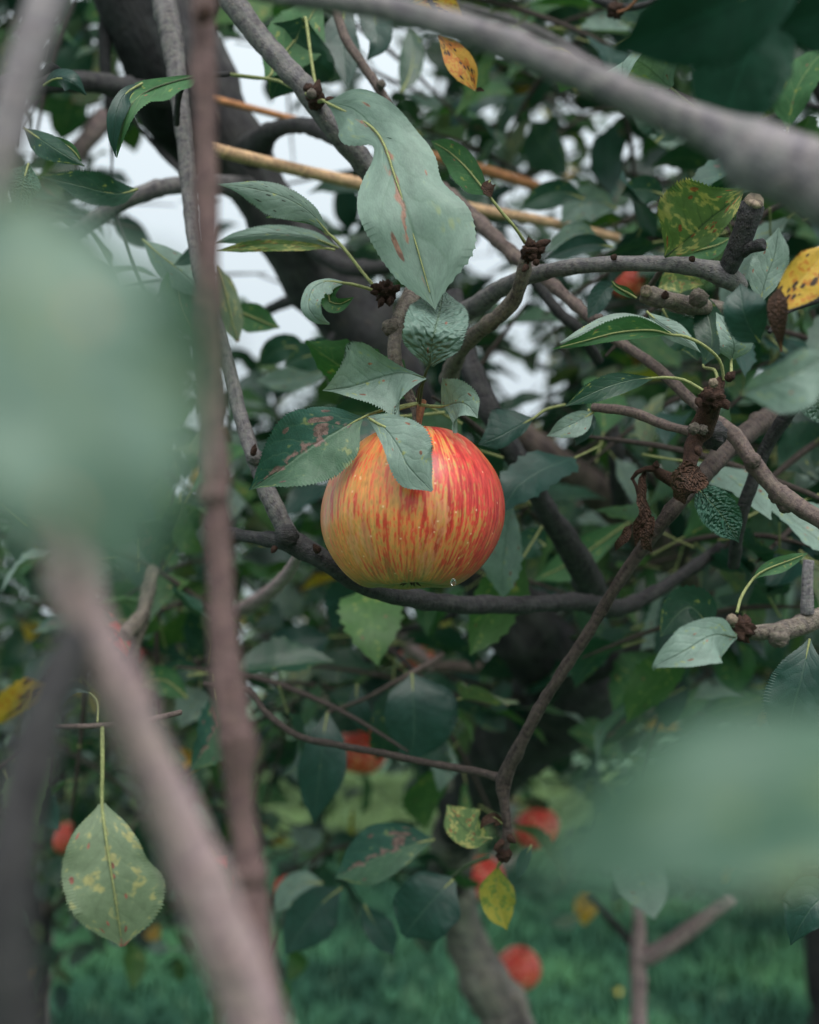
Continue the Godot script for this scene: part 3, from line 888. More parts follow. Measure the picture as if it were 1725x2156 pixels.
func hero_apple() -> void:
	var at := P(870, 1063, 0.62)
	apple(at, 0.0402, Vector3(deg_to_rad(1), deg_to_rad(8), deg_to_rad(-2)), "apple_skin", "large red and yellow striped apple in sharp focus at the centre")
	var d := MeshInstance3D.new()
	d.name = numbered("water_drop")
	var s := SphereMesh.new()
	s.radius = 0.0012
	s.height = 0.0031
	s.radial_segments = 24
	s.rings = 16
	d.mesh = s
	d.material_override = M["water"]
	add_child(d)
	d.position = P(955, 1226, 0.598)
	tag(d, "clear water drop hanging under the large striped apple", "water drop")

func focus_branches() -> void:
	# the fruiting spur
	var o := thing("fruit_spur", "knobbly fruiting spur with leaves from which the large striped apple hangs", "branch", P(870, 600, 0.64))
	wood("twig", [[905, 560, 0.70, 36], [872, 612, 0.655, 38], [846, 662, 0.635, 36], [834, 695, 0.63, 28], [830, 735, 0.625, 30], [836, 775, 0.625, 30], [860, 830, 0.63, 22], [874, 862, 0.628, 15], [877, 900, 0.625, 13]], "spur_wood", o, 0.08, 0.12, 16)
	knob("knot", 822, 690, 0.628, 36, "spur_wood", o, 0.3)
	knob("bud_cluster", 812, 616, 0.636, 44, "scale_brown", o, 0.7)
	for b in [[800, 606, 782, 600, 14], [830, 612, 842, 600, 14], [806, 630, 797, 648, 12], [815, 600, 818, 588, 12], [824, 628, 820, 644, 12], [795, 614, 780, 616, 12]]: bud(b[0], b[1], 0.632, b[2], b[3], b[4], o)
	bud(884, 840, 0.622, 882, 815, 12, o)
	# the branch from the top to behind the long leaf
	o = thing("apple_branch", "grey branch slanting down from the top behind the long drooping leaf", "branch", P(490, 0, 0.72))
	wood("stem", [[455, -50, 0.72, 50], [500, 15, 0.71, 50], [560, 95, 0.70, 48], [640, 185, 0.69, 46], [700, 268, 0.69, 46], [770, 350, 0.70, 46], [830, 430, 0.71, 40], [890, 480, 0.74, 34]], "bark_grey", o, 0.075)
	knob("knot", 665, 212, 0.68, 36, "scale_brown", o, 0.6)
	bud(662, 205, 0.672, 672, 168, 22, o)
	bud(650, 188, 0.675, 645, 176, 20, o)
	bud(690, 215, 0.67, 702, 205, 16, o)
	knob("leaf_scar", 656, 198, 0.668, 22, "spur_wood", o, 0.3)
	leaf(o, "rusty", [[688, 216, 0.668], [745, 230, 0.65], [790, 275, 0.635], [815, 322, 0.622], [835, 382, 0.61], [858, 450, 0.602], [878, 520, 0.60], [897, 590, 0.598], [917, 652, 0.597]], [4, 40, 62, 72, 92, 90, 124, 104, 1], [4, 54, 70, 22, 58, 94, 88, 58, 1], {"stalk": [[672, 214, 0.675], [680, 212, 0.672]], "fold": 0.14, "curl": -0.2, "roll": -0.04, "wave": 0.16, "tooth": 0.007, "under": true, "stalk_w": 9})
	leaf(o, "green", [[790, 300, 0.634], [808, 300, 0.63], [825, 305, 0.626], [842, 318, 0.622]], [1, 8, 12, 8, 1], [1, 10, 20, 14, 1], {"tooth": 0.0})
	leaf(o, "green", [[640, 40, 0.74], [625, 80, 0.745], [600, 140, 0.75], [570, 210, 0.76]], [10, 85, 95, 50, 2], [10, 70, 60, 30, 2], {"stalk": [[664, 178, 0.70], [655, 120, 0.71], [645, 45, 0.73]], "fold": -0.1})
	leaf(o, "under", [[560, 165, 0.73], [590, 120, 0.74], [640, 60, 0.75], [680, -20, 0.76]], [4, 50, 60, 40, 2], [4, 40, 60, 30, 2], {"stalk": [[655, 202, 0.68], [610, 182, 0.70], [575, 168, 0.72], [480, 156, 0.74]], "fold": 0.1, "label": "leaf seen from below with light through it"})
	# thin twig beside it
	o = thing("apple_twig", "thin straight brown twig slanting down behind the blurred top branch", "twig", P(715, 50, 0.78))
	wood("stem", [[700, -10, 0.76, 18], [725, 75, 0.75, 20], [760, 130, 0.745, 20], [800, 190, 0.74, 20], [825, 235, 0.74, 22], [860, 270, 0.745, 18], [905, 330, 0.76, 14]], "bark_brown", o, 0.05)
	knob("knot", 802, 178, 0.735, 20, "spur_wood", o)
	leaf(o, "dusk", [[725, 20, 0.79], [722, 80, 0.785], [728, 140, 0.78], [732, 192, 0.775]], [20, 28, 35, 22, 1], [15, 40, 42, 20, 1], {"fold": 0.15})
	leaf(o, "dusk", [[790, -10, 0.80], [790, 50, 0.79], [795, 90, 0.785], [772, 128, 0.785]], [20, 40, 42, 26, 1], [15, 35, 30, 20, 1], {"fold": 0.15})
	leaf(o, "green", [[845, 195, 0.95], [865, 150, 0.96], [870, 100, 0.97], [862, 50, 0.98]], [4, 25, 28, 20, 1], [4, 20, 24, 18, 1], {})
	# upright branch left of the apple
	o = thing("apple_branch", "long upright grey branch left of the apple bending into the curve below it", "branch", P(600, 1120, 0.66))
	wood("stem", [[338, -40, 0.78, 48], [352, 30, 0.77, 50], [368, 120, 0.76, 44], [380, 220, 0.75, 38], [396, 350, 0.74, 38], [404, 460, 0.73, 32], [422, 580, 0.71, 30], [448, 660, 0.7, 28], [478, 760, 0.69, 29], [502, 860, 0.68, 31], [532, 955, 0.67, 33], [566, 1040, 0.66, 36], [598, 1108, 0.66, 40], [615, 1138, 0.66, 44]], "bark_grey", o, 0.075)
	wood("side_branch", [[440, 1105, 0.70, 22], [482, 1122, 0.69, 26], [545, 1133, 0.67, 27], [610, 1140, 0.66, 46], [640, 1155, 0.66, 46], [690, 1185, 0.66, 40], [750, 1228, 0.67, 38], [830, 1253, 0.69, 38], [930, 1269, 0.72, 40], [1020, 1274, 0.74, 38], [1120, 1272, 0.77, 36], [1220, 1268, 0.8, 38], [1300, 1280, 0.84, 38], [1370, 1252, 0.86, 30], [1440, 1208, 0.87, 28], [1520, 1150, 0.88, 26]], "bark_dark", o, 0.1)
	knob("knot", 604, 1128, 0.655, 50, "bark_dark", o, 0.25)
	bud(672, 1162, 0.652, 660, 1146, 14, o)
	bud(580, 1152, 0.655, 572, 1164, 12, o)
	bud(532, 958, 0.655, 538, 935, 12, o)
	knob("knot", 536, 962, 0.662, 36, "bark_grey", o, 0.2)
	wood("side_branch", [[630, 1165, 0.7, 20], [600, 1215, 0.85, 26], [550, 1260, 1.0, 30], [495, 1290, 1.1, 32]], "bark_pink", o)
	# right hand branch with the cut stub
	o = thing("apple_branch", "smooth arching branch ending right in a sawn upright stub", "branch", P(1560, 580, 0.64))
	wood("stem", [[965, 665, 0.74, 44], [1005, 642, 0.72, 42], [1060, 605, 0.70, 38], [1120, 580, 0.68, 34], [1190, 564, 0.66, 34], [1260, 557, 0.65, 33], [1340, 555, 0.64, 33], [1420, 557, 0.635, 34], [1480, 566, 0.635, 42], [1530, 582, 0.635, 50], [1562, 604, 0.64, 32]], "bark_grey", o, 0.075)
	wood("stub", [[1525, 580, 0.635, 40], [1545, 540, 0.63, 44], [1566, 490, 0.625, 46], [1578, 452, 0.622, 48], [1585, 430, 0.621, 50]], "bark_dark", o, 0.08, 0.08)
	wood("cut_face", [[1586, 430, 0.622, 44], [1588, 422, 0.6175, 42], [1589, 419, 0.6165, 34]], "cut_wood", o, 0.15)
	wood("stub", [[1560, 530, 0.628, 30], [1585, 520, 0.622, 24], [1608, 514, 0.618, 26]], "bark_dark", o, 0.12, 0.1)
	bud(1290, 545, 0.64, 1298, 536, 12, o)
	bud(1455, 548, 0.625, 1462, 540, 12, o)
	# spur left of it
	o = thing("fruit_spur", "ringed grey spur crossing the arching branch between the long leaf and the stub", "branch", P(1100, 560, 0.64))
	wood("stem", [[1128, 518, 0.645, 22], [1108, 545, 0.645, 26], [1098, 590, 0.65, 30], [1080, 635, 0.66, 32], [1042, 672, 0.67, 34], [1000, 705, 0.69, 34], [965, 745, 0.72, 34], [945, 800, 0.75, 40]], "spur_wood", o, 0.08, 0.14)
	knob("bud_cluster", 1118, 532, 0.638, 40, "scale_brown", o, 0.8)
	for b in [[1128, 520, 1160, 506, 16], [1118, 520, 1112, 500, 16], [1135, 530, 1148, 520, 14], [1125, 555, 1136, 548, 12], [1110, 560, 1100, 572, 12]]: bud(b[0], b[1], 0.636, b[2], b[3], b[4], o)
	leaf(o, "under", [[1030, 412, 0.63], [1000, 375, 0.645], [960, 330, 0.66], [908, 297, 0.68]], [3, 30, 36, 24, 1], [3, 22, 26, 20, 1], {"stalk": [[1106, 512, 0.638], [1085, 480, 0.632], [1055, 445, 0.63]], "fold": 0.3, "roll": 0.5})
	leaf(o, "dead", [[1032, 380, 0.632], [1025, 395, 0.63], [1035, 415, 0.628]], [2, 16, 18, 2], [2, 10, 12, 2], {"fold": 0.4, "bite": 0.5, "name": "dead_leaf"})
	# grey branch further on, from behind the long leaf
	o = thing("apple_branch", "slim pinkish branch running from behind the long leaf down to the right edge", "branch", P(1545, 910, 0.66))
	wood("stem", [[930, 400, 0.84, 34], [1000, 460, 0.8, 32], [1080, 535, 0.76, 30], [1155, 592, 0.74, 26], [1215, 645, 0.72, 24], [1300, 716, 0.69, 22], [1380, 770, 0.67, 22], [1440, 828, 0.66, 24], [1505, 885, 0.65, 27], [1548, 918, 0.645, 32], [1582, 968, 0.64, 34], [1632, 1030, 0.635, 36], [1690, 1072, 0.63, 38], [1760, 1112, 0.62, 38]], "bark_brown", o, 0.11)
	wood("side_branch", [[1100, 560, 0.82, 20], [1140, 610, 0.82, 22], [1180, 660, 0.82, 24], [1215, 690, 0.82, 24], [1260, 760, 0.84, 22]], "bark_dark", o)
	for b in [[1585, 970, 34], [1642, 1042, 44], [1655, 1062, 40], [1260, 672, 22], [1400, 790, 24]]: knob("knot", b[0], b[1], 0.635 if b[0] > 1500 else 0.675, b[2], "bark_brown", o, 0.3)

func focus_leaves() -> void:
	var spur := get_node("fruit_spur") as Node3D
	# curled leaf left of the bud cluster
	leaf(spur, "pale", [[722, 596, 0.632], [690, 592, 0.63], [658, 608, 0.625], [650, 645, 0.62], [668, 672, 0.618], [694, 682, 0.618]], [4, 24, 30, 30, 34, 22, 2], [4, 6, 10, 14, 16, 10, 2], {"stalk": [[802, 618, 0.634], [770, 606, 0.633], [740, 598, 0.632]], "fold": 0.2, "roll": -0.7, "curl": -0.3})
	leaf(spur, "under", [[722, 597, 0.634], [700, 610, 0.638], [692, 632, 0.64], [715, 640, 0.636], [745, 626, 0.63]], [3, 12, 14, 16, 10, 1], [3, 10, 16, 20, 12, 1], {"fold": 0.5})
	# wrinkled leaf standing upright
	leaf(spur, "wrinkled", [[904, 770, 0.60], [908, 735, 0.595], [916, 695, 0.592], [926, 655, 0.605], [934, 608, 0.625]], [10, 56, 66, 64, 50, 26, 1], [10, 54, 64, 62, 50, 26, 1], {"stalk": [[884, 850, 0.618], [890, 810, 0.61], [898, 780, 0.602]], "fold": 0.14, "wave": 0.2, "tooth": 0.03, "stalk_mat": "stalk_dark"})
	# the two pointed leaf folded along its midrib
	leaf(spur, "pale", [[898, 797, 0.595], [850, 785, 0.60], [800, 795, 0.602], [740, 815, 0.601], [680, 822, 0.596]], [2, 50, 92, 92, 72, 44, 22, 8, 1], [1, 5, 14, 48, 80, 88, 72, 36, 1], {"fold": 0.42, "wave": 0.14, "tooth": 0.03, "stalk": [[880, 845, 0.615], [884, 815, 0.6], [893, 802, 0.597]], "stalk_w": 5, "stalk_mat": "stalk_dark"})
	# dark leaf with brown lesions
	leaf(spur, "lesions", [[762, 880, 0.60], [715, 905, 0.595], [650, 945, 0.59], [590, 990, 0.588], [524, 1032, 0.592]], [5, 62, 80, 64, 24, 1], [5, 48, 74, 84, 66, 32, 1], {"fold": 0.3, "wave": 0.16, "tooth": 0.024, "stalk": [[880, 848, 0.615], [830, 858, 0.61], [790, 868, 0.605]], "stalk_w": 6})
	# leaf lying on the apple
	leaf(spur, "pale", [[772, 878, 0.588], [808, 900, 0.58], [838, 940, 0.574], [862, 985, 0.571], [910, 1034, 0.57]], [2, 30, 62, 68, 48, 4], [2, 18, 26, 34, 36, 3], {"fold": 0.12, "curl": -0.12, "wave": 0.1, "tooth": 0.035, "stalk": [[878, 850, 0.612], [826, 868, 0.6], [828, 895, 0.585], [812, 900, 0.58]], "stalk_w": 7, "stalk_mat": "stalk"})
	# small double leaf right of the stem
	leaf(spur, "pale", [[930, 856, 0.61], [948, 852, 0.605], [970, 848, 0.60], [988, 856, 0.597], [1006, 880, 0.595]], [3, 54, 50, 28, 1], [3, 16, 54, 60, 24, 1], {"stalk": [[884, 852, 0.62], [905, 855, 0.615], [925, 856, 0.611]], "fold": 0.22, "tooth": 0.03})
	# leaf right behind the apple
	leaf(spur, "dusk", [[1124, 880, 0.69], [1090, 898, 0.685], [1050, 920, 0.68], [1008, 936, 0.68]], [2, 18, 22, 24, 2], [2, 36, 56, 36, 2], {"stalk": [[1190, 852, 0.71], [1150, 862, 0.70]], "fold": -0.1, "stalk_w": 6})

	# leaves on the left in and behind focus
	var o := thing("apple_twig", "twig of dark drooping leaves against the bright sky at upper left", "twig", P(430, 160, 0.62))
	wood("stem", [[480, 156, 0.70, 12], [450, 158, 0.68, 12], [415, 162, 0.66, 13], [380, 190, 0.67, 13], [372, 260, 0.72, 13]], "bark_dark", o)
	leaf(o, "under", [[420, 160, 0.655], [380, 168, 0.64], [330, 185, 0.62], [290, 205, 0.605], [262, 250, 0.60], [246, 332, 0.605]], [3, 20, 22, 30, 24, 14, 1], [3, 8, 14, 22, 24, 14, 1], {"fold": 0.35, "roll": -0.5, "stalk_mat": "stalk_dark"})
	leaf(o, "dusk", [[300, 175, 0.61], [262, 200, 0.6], [245, 240, 0.596], [240, 290, 0.598], [244, 330, 0.602]], [2, 14, 22, 18, 10, 1], [2, 10, 14, 18, 12, 1], {"fold": -0.25})
	o = thing("apple_twig", "leafy twig half hidden behind the blurred branch at the left edge", "twig", P(60, 300, 0.68))
	wood("stem", [[60, 165, 0.7, 14], [95, 150, 0.69, 14], [110, 140, 0.68, 20], [140, 170, 0.7, 16]], "bark_black", o, 0.1, 0.15)
	leaf(o, "dusk", [[92, 180, 0.67], [120, 165, 0.66], [150, 172, 0.655], [182, 200, 0.66]], [2, 14, 20, 20, 2], [2, 22, 26, 16, 2], {"fold": -0.5})
	leaf(o, "green", [[50, 270, 0.66], [90, 296, 0.65], [130, 322, 0.645], [178, 350, 0.645]], [2, 14, 22, 18, 1], [2, 26, 32, 20, 1], {"fold": -0.2})
	leaf(o, "under", [[100, 292, 0.655], [125, 300, 0.65], [150, 312, 0.65], [172, 340, 0.652]], [1, 8, 10, 8, 1], [1, 6, 8, 8, 1], {"fold": 0.2})
	leaf(o, "green", [[290, 398, 0.70], [240, 408, 0.69], [170, 392, 0.68], [85, 372, 0.68]], [2, 22, 30, 30, 10, 1], [2, 24, 38, 36, 20, 1], {"fold": 0.1, "tooth": 0.09})
	leaf(o, "wrinkled_dark", [[60, 345, 0.62], [50, 380, 0.61], [45, 410, 0.61], [40, 452, 0.615]], [4, 30, 36, 24, 2], [4, 28, 34, 22, 2], {"fold": -0.2})
	o = thing("apple_twig", "pale long leaves in front of the bright sky left of the long drooping leaf", "twig", P(780, 600, 0.64))
	wood("stem", [[805, 612, 0.645, 14], [790, 612, 0.645, 12], [780, 606, 0.645, 11]], "scale_brown", o, 0.1, 0.1)
	leaf(o, "spotted", [[692, 492, 0.65], [650, 445, 0.645], [590, 412, 0.64], [520, 395, 0.64], [458, 388, 0.645]], [2, 18, 38, 48, 34, 12, 1], [2, 14, 20, 22, 18, 8, 1], {"stalk": [[796, 612, 0.642], [765, 575, 0.645], [730, 530, 0.648], [705, 503, 0.65]], "fold": 0.1, "curl": -0.25, "roll": -0.15, "tooth": 0.05})
	leaf(o, "under", [[690, 495, 0.66], [660, 468, 0.66], [600, 455, 0.66], [560, 458, 0.66]], [2, 6, 8, 6, 1], [2, 14, 18, 12, 1], {"fold": 0.2})
	leaf(o, "pale", [[712, 522, 0.70], [660, 502, 0.69], [580, 492, 0.685], [500, 500, 0.685], [452, 512, 0.69]], [2, 10, 16, 20, 14, 1], [2, 14, 18, 18, 12, 1], {"fold": -0.3})
	leaf(o, "mottled", [[705, 526, 0.695], [650, 518, 0.69], [560, 515, 0.685], [455, 528, 0.69]], [1, 10, 14, 12, 1], [1, 8, 10, 10, 1], {"fold": 0.2, "bite": 0.4})
	o = thing("apple_twig", "folded green leaves beside the blurred upright stick under the left sky gap", "twig", P(420, 560, 0.8))
	wood("stem", [[400, 560, 0.82, 10], [360, 590, 0.8, 9], [310, 625, 0.79, 8], [245, 455, 0.80, 7]], "bark_dark", o)
	leaf(o, "pale", [[300, 505, 0.8], [345, 545, 0.79], [400, 590, 0.78], [440, 640, 0.78]], [3, 24, 34, 28, 2], [3, 28, 40, 30, 2], {"fold": -0.4})
	leaf(o, "under", [[400, 545, 0.80], [375, 600, 0.79], [385, 660, 0.785], [420, 720, 0.785]], [3, 36, 54, 36, 2], [3, 26, 40, 30, 2], {"fold": 0.3})
	leaf(o, "olive", [[455, 560, 0.85], [470, 600, 0.85], [485, 660, 0.85], [500, 720, 0.85]], [3, 22, 26, 24, 4], [3, 20, 28, 26, 4], {"fold": -0.1})
	leaf(o, "under", [[480, 650, 0.86], [520, 662, 0.86], [560, 680, 0.86], [590, 690, 0.86]], [3, 22, 30, 22, 1], [3, 26, 34, 18, 1], {"fold": 0.2})
	leaf(o, "dusk", [[440, 505, 0.76], [425, 520, 0.76], [400, 540, 0.76], [365, 560, 0.76]], [3, 16, 18, 12, 1], [3, 14, 16, 10, 1], {})
	o = thing("apple_twig", "dark blurred leaves hanging left of the folded pale leaf", "twig", P(700, 760, 1.0))
	wood("stem", [[700, 705, 1.05, 12], [690, 730, 1.02, 11], [715, 750, 1.0, 9]], "bark_dark", o)
	leaf(o, "green", [[715, 752, 0.98], [680, 745, 0.97], [640, 752, 0.97], [598, 768, 0.97]], [3, 30, 36, 26, 2], [3, 28, 34, 22, 2], {"fold": 0.1})
	leaf(o, "green", [[650, 740, 1.02], [615, 730, 1.02], [580, 740, 1.02], [545, 770, 1.03]], [3, 20, 28, 20, 2], [3, 24, 30, 22, 2], {"fold": 0.1})
	leaf(o, "pale", [[700, 770, 1.05], [650, 790, 1.05], [600, 800, 1.05], [540, 800, 1.05]], [3, 18, 26, 22, 2], [3, 22, 30, 22, 2], {"fold": 0.1})
	# lone yellow leaf at the top
	o = thing("apple_twig", "twig tip with an orange and black autumn leaf under the blurred top branch", "twig", P(930, 40, 0.72))
	wood("stem", [[880, -40, 0.74, 12], [910, 10, 0.73, 10], [935, 60, 0.72, 8]], "bark_dark", o)
	leaf(o, "autumn", [[925, 75, 0.70], [950, 105, 0.695], [980, 145, 0.69], [1003, 194, 0.69]], [3, 20, 26, 22, 1], [3, 18, 30, 26, 1], {"fold": 0.2, "stalk_mat": "stalk_red", "tooth": 0.03})
	leaf(o, "yellow", [[870, 10, 0.78], [905, 0, 0.78], [940, 15, 0.78], [975, 40, 0.78]], [3, 24, 30, 20, 1], [3, 22, 26, 18, 1], {"fold": 0.15})
	leaf(o, "dead", [[1000, 192, 0.69], [1010, 188, 0.688], [1020, 192, 0.688]], [1, 4, 4, 1], [1, 4, 4, 1], {"name": "dead_tip"})

func right_side() -> void:
	# the cluster of leaves from the dark spur
	var o := thing("fruit_spur", "dark knotted upright spur with long leaves right of the apple", "branch", P(1490, 900, 0.6))
	wood("stem", [[1520, 800, 0.60, 24], [1500, 830, 0.60, 40], [1490, 870, 0.605, 38], [1475, 905, 0.61, 48], [1462, 930, 0.61, 34], [1455, 965, 0.605, 32], [1445, 1010, 0.60, 30]], "scale_brown", o, 0.16, 0.16)
	knob("bud_cluster", 1500, 838, 0.597, 52, "scale_brown", o, 0.9)
	knob("leaf_scar", 1502, 806, 0.588, 20, "cut_wood", o, 0.3)
	knob("leaf_scar", 1462, 902, 0.598, 26, "spur_wood", o, 0.4)
	knob("leaf_scar", 1480, 905, 0.598, 22, "spur_wood", o, 0.4)
	knob("knot", 1500, 915, 0.62, 60, "bark_dark", o, 0.4)
	bud(1530, 800, 0.594, 1548, 782, 16, o)
	bud(1470, 840, 0.594, 1474, 858, 14, o)
	bud(1525, 845, 0.594, 1534, 862, 16, o)
	bud(1468, 942, 0.595, 1474, 960, 16, o)
	leaf(o, "under", [[1415, 705, 0.59], [1370, 695, 0.582], [1300, 700, 0.575], [1230, 718, 0.572], [1164, 735, 0.575]], [2, 14, 18, 16, 10, 1], [2, 14, 30, 26, 12, 1], {"stalk": [[1524, 800, 0.598], [1516, 760, 0.595], [1480, 726, 0.59], [1440, 708, 0.59]], "fold": 0.3, "roll": 0.2, "tooth": 0.05})
	leaf(o, "spotted", [[1412, 702, 0.594], [1360, 682, 0.592], [1300, 676, 0.59], [1230, 700, 0.588], [1180, 722, 0.586]], [2, 4, 8, 8, 6, 1], [2, 12, 16, 16, 10, 1], {"fold": -0.3, "roll": -0.5})
	leaf(o, "pale", [[1362, 656, 0.61], [1390, 680, 0.604], [1430, 705, 0.60], [1475, 742, 0.598]], [1, 14, 20, 14, 1], [1, 14, 20, 12, 1], {"fold": -0.4})
	leaf(o, "green", [[1378, 796, 0.602], [1330, 800, 0.594], [1270, 818, 0.588], [1190, 855, 0.588]], [2, 18, 24, 20, 1], [2, 10, 24, 22, 1], {"stalk": [[1480, 822, 0.598], [1440, 800, 0.6], [1400, 795, 0.602]], "fold": 0.14})
	leaf(o, "pale", [[1250, 868, 0.66], [1220, 885, 0.655], [1190, 900, 0.652], [1152, 918, 0.652]], [2, 22, 30, 20, 1], [2, 16, 22, 18, 1], {"fold": 0.3})
	leaf(o, "dusk", [[1240, 862, 0.665], [1235, 890, 0.66], [1225, 915, 0.66], [1212, 938, 0.66]], [2, 16, 20, 14, 1], [2, 14, 20, 14, 1], {"fold": 0.2})
	leaf(o, "pale", [[1540, 760, 0.62], [1545, 725, 0.615], [1530, 690, 0.615], [1508, 658, 0.62]], [2, 28, 24, 14, 1], [2, 38, 30, 14, 1], {"stalk": [[1538, 800, 0.605], [1540, 780, 0.61]], "fold": 0.2, "roll": -0.4})
	leaf(o, "green", [[1480, 770, 0.66], [1500, 720, 0.66], [1490, 660, 0.665], [1470, 610, 0.67]], [2, 30, 36, 24, 1], [2, 26, 32, 20, 1], {"stalk": [[1512, 810, 0.62], [1505, 780, 0.64]], "fold": 0.2})
	leaf(o, "wrinkled_dark", [[1462, 1022, 0.605], [1490, 1050, 0.60], [1520, 1085, 0.598], [1556, 1142, 0.60]], [3, 32, 40, 30, 1], [3, 30, 40, 30, 1], {"fold": 0.2, "wave": 0.25})
	leaf(o, "dead", [[1472, 985, 0.60], [1452, 1008, 0.594], [1436, 1026, 0.594], [1442, 1062, 0.598]], [4, 22, 38, 26, 34, 14, 3], [4, 30, 26, 34, 20, 18, 2], {"fold": 0.12, "wave": 0.7, "bite": 1.6, "name": "dead_leaf", "stalk_mat": "scale_brown"})
	wood("side_branch", [[1250, 858, 0.66, 18], [1300, 862, 0.65, 20], [1345, 872, 0.645, 22], [1400, 895, 0.635, 20], [1470, 912, 0.62, 22]], "bark_brown", o, 0.08)
	# the long twig that rises from the fork below the apple
	o = thing("apple_branch", "thin dark branch rising from the low fork to the dead leaves at right", "branch", P(1060, 1635, 0.7))
	wood("stem", [[1062, 1800, 0.70, 20], [1068, 1740, 0.70, 20], [1062, 1690, 0.70, 22], [1062, 1640, 0.70, 34], [1100, 1560, 0.69, 26], [1160, 1452, 0.68, 24], [1240, 1330, 0.67, 24], [1310, 1215, 0.66, 25], [1368, 1135, 0.655, 28], [1430, 1058, 0.65, 34], [1490, 990, 0.66, 40], [1545, 935, 0.68, 44], [1620, 878, 0.71, 44], [1740, 800, 0.75, 44]], "bark_umber", o, 0.11)
	wood("side_branch", [[430, 1440, 0.8, 12], [520, 1452, 0.79, 13], [560, 1500, 0.78, 14], [630, 1550, 0.77, 14], [720, 1570, 0.75, 15], [800, 1585, 0.74, 15], [900, 1606, 0.73, 15], [1000, 1624, 0.715, 17], [1060, 1640, 0.70, 22]], "bark_umber", o, 0.11)
	knob("spur_tip", 1062, 1800, 0.70, 30, "scale_brown", o, 0.8)
	bud(1060, 1770, 0.695, 1040, 1790, 14, o)
	bud(1070, 1760, 0.695, 1086, 1775, 14, o)
	leaf(o, "dead", [[1360, 990, 0.648], [1350, 1030, 0.645], [1356, 1080, 0.642], [1338, 1150, 0.645]], [2, 7, 12, 8, 16, 20, 8, 2], [2, 9, 7, 14, 10, 18, 12, 2], {"fold": 0.3, "wave": 0.8, "bite": 1.6, "name": "dead_leaf", "stalk_mat": "scale_brown"})
	leaf(o, "dead", [[1352, 1075, 0.642], [1366, 1105, 0.64], [1360, 1130, 0.64], [1372, 1162, 0.644]], [2, 16, 12, 18, 10, 2], [2, 10, 18, 12, 14, 2], {"fold": -0.3, "wave": 0.8, "bite": 1.6, "name": "dead_leaf", "stalk_mat": "scale_brown"})
	leaf(o, "dead", [[1330, 1105, 0.645], [1318, 1125, 0.643], [1308, 1140, 0.643], [1296, 1160, 0.645]], [1, 8, 12, 6, 1], [1, 10, 8, 10, 1], {"fold": 0.4, "wave": 0.8, "bite": 1.0, "name": "dead_leaf", "stalk_mat": "scale_brown"})
	wood("dead_stalk", [[1330, 1010, 0.648, 9], [1345, 992, 0.646, 9], [1375, 985, 0.646, 14], [1395, 1000, 0.648, 22], [1420, 1020, 0.65, 20]], "scale_brown", o, 0.2, 0.2)
	wood("dead_stalk", [[1332, 1008, 0.648, 7], [1342, 1030, 0.646, 7], [1346, 1060, 0.646, 8]], "scale_brown", o, 0.2)
	bud(1380, 985, 0.646, 1384, 970, 12, o)
	leaf(o, "dead", [[1058, 1735, 0.70], [1040, 1720, 0.695], [1022, 1728, 0.69], [1012, 1745, 0.69]], [2, 14, 14, 10, 1], [2, 8, 8, 8, 1], {"name": "dead_leaf", "fold": 0.5})
	leaf(o, "mottled", [[1035, 1765, 0.74], [1000, 1760, 0.75], [970, 1735, 0.76], [942, 1695, 0.77]], [2, 24, 34, 30, 2], [2, 40, 50, 34, 2], {"fold": 0.2})
	leaf(o, "yellowgreen", [[1048, 1826, 0.78], [1046, 1860, 0.785], [1050, 1905, 0.79], [1068, 1958, 0.795]], [3, 34, 38, 26, 1], [3, 34, 36, 26, 1], {"stalk": [[1062, 1805, 0.71], [1052, 1818, 0.76]], "fold": 0.25})
	leaf(o, "dusk", [[1120, 1780, 0.8], [1108, 1800, 0.8], [1100, 1820, 0.8], [1090, 1850, 0.8]], [2, 12, 14, 10, 1], [2, 12, 14, 10, 1], {})
	# mottled leaf and friends at upper right
	o = thing("apple_twig", "yellow green mottled leaf with toothed edges left of the sawn stub", "twig", P(1400, 545, 0.62))
	wood("stem", [[1400, 560, 0.66, 12], [1385, 580, 0.68, 12], [1372, 600, 0.7, 12]], "bark_brown", o)
	leaf(o, "mottled", [[1400, 541, 0.632], [1440, 510, 0.625], [1490, 465, 0.615], [1532, 432, 0.608], [1570, 395, 0.605]], [3, 54, 92, 104, 92, 40, 2], [3, 26, 38, 38, 24, 1], {"fold": 0.24, "wave": 0.16, "tooth": 0.025, "stalk_mat": "stalk_dark"})
	leaf(o, "under", [[1412, 546, 0.68], [1450, 530, 0.68], [1500, 520, 0.68], [1540, 500, 0.68]], [2, 16, 22, 18, 1], [2, 20, 26, 20, 1], {})
	leaf(o, "green", [[1400, 412, 0.85], [1365, 400, 0.85], [1335, 400, 0.85], [1308, 412, 0.85]], [2, 26, 30, 22, 2], [2, 24, 30, 20, 2], {"stalk": [[1422, 425, 0.86]]})
	leaf(o, "green", [[1230, 420, 0.95], [1190, 405, 0.95], [1150, 410, 0.95], [1095, 440, 0.95]], [2, 24, 32, 26, 1], [2, 20, 26, 20, 1], {"fold": 0.2})
	leaf(o, "pale", [[1300, 440, 1.0], [1260, 425, 1.0], [1220, 430, 1.0], [1180, 470, 1.0]], [2, 34, 44, 30, 1], [2, 24, 34, 26, 1], {"fold": 0.2})
	leaf(o, "dusk", [[1290, 520, 0.82], [1250, 515, 0.82], [1210, 522, 0.82], [1150, 545, 0.82]], [2, 14, 18, 14, 1], [2, 20, 24, 16, 1], {})
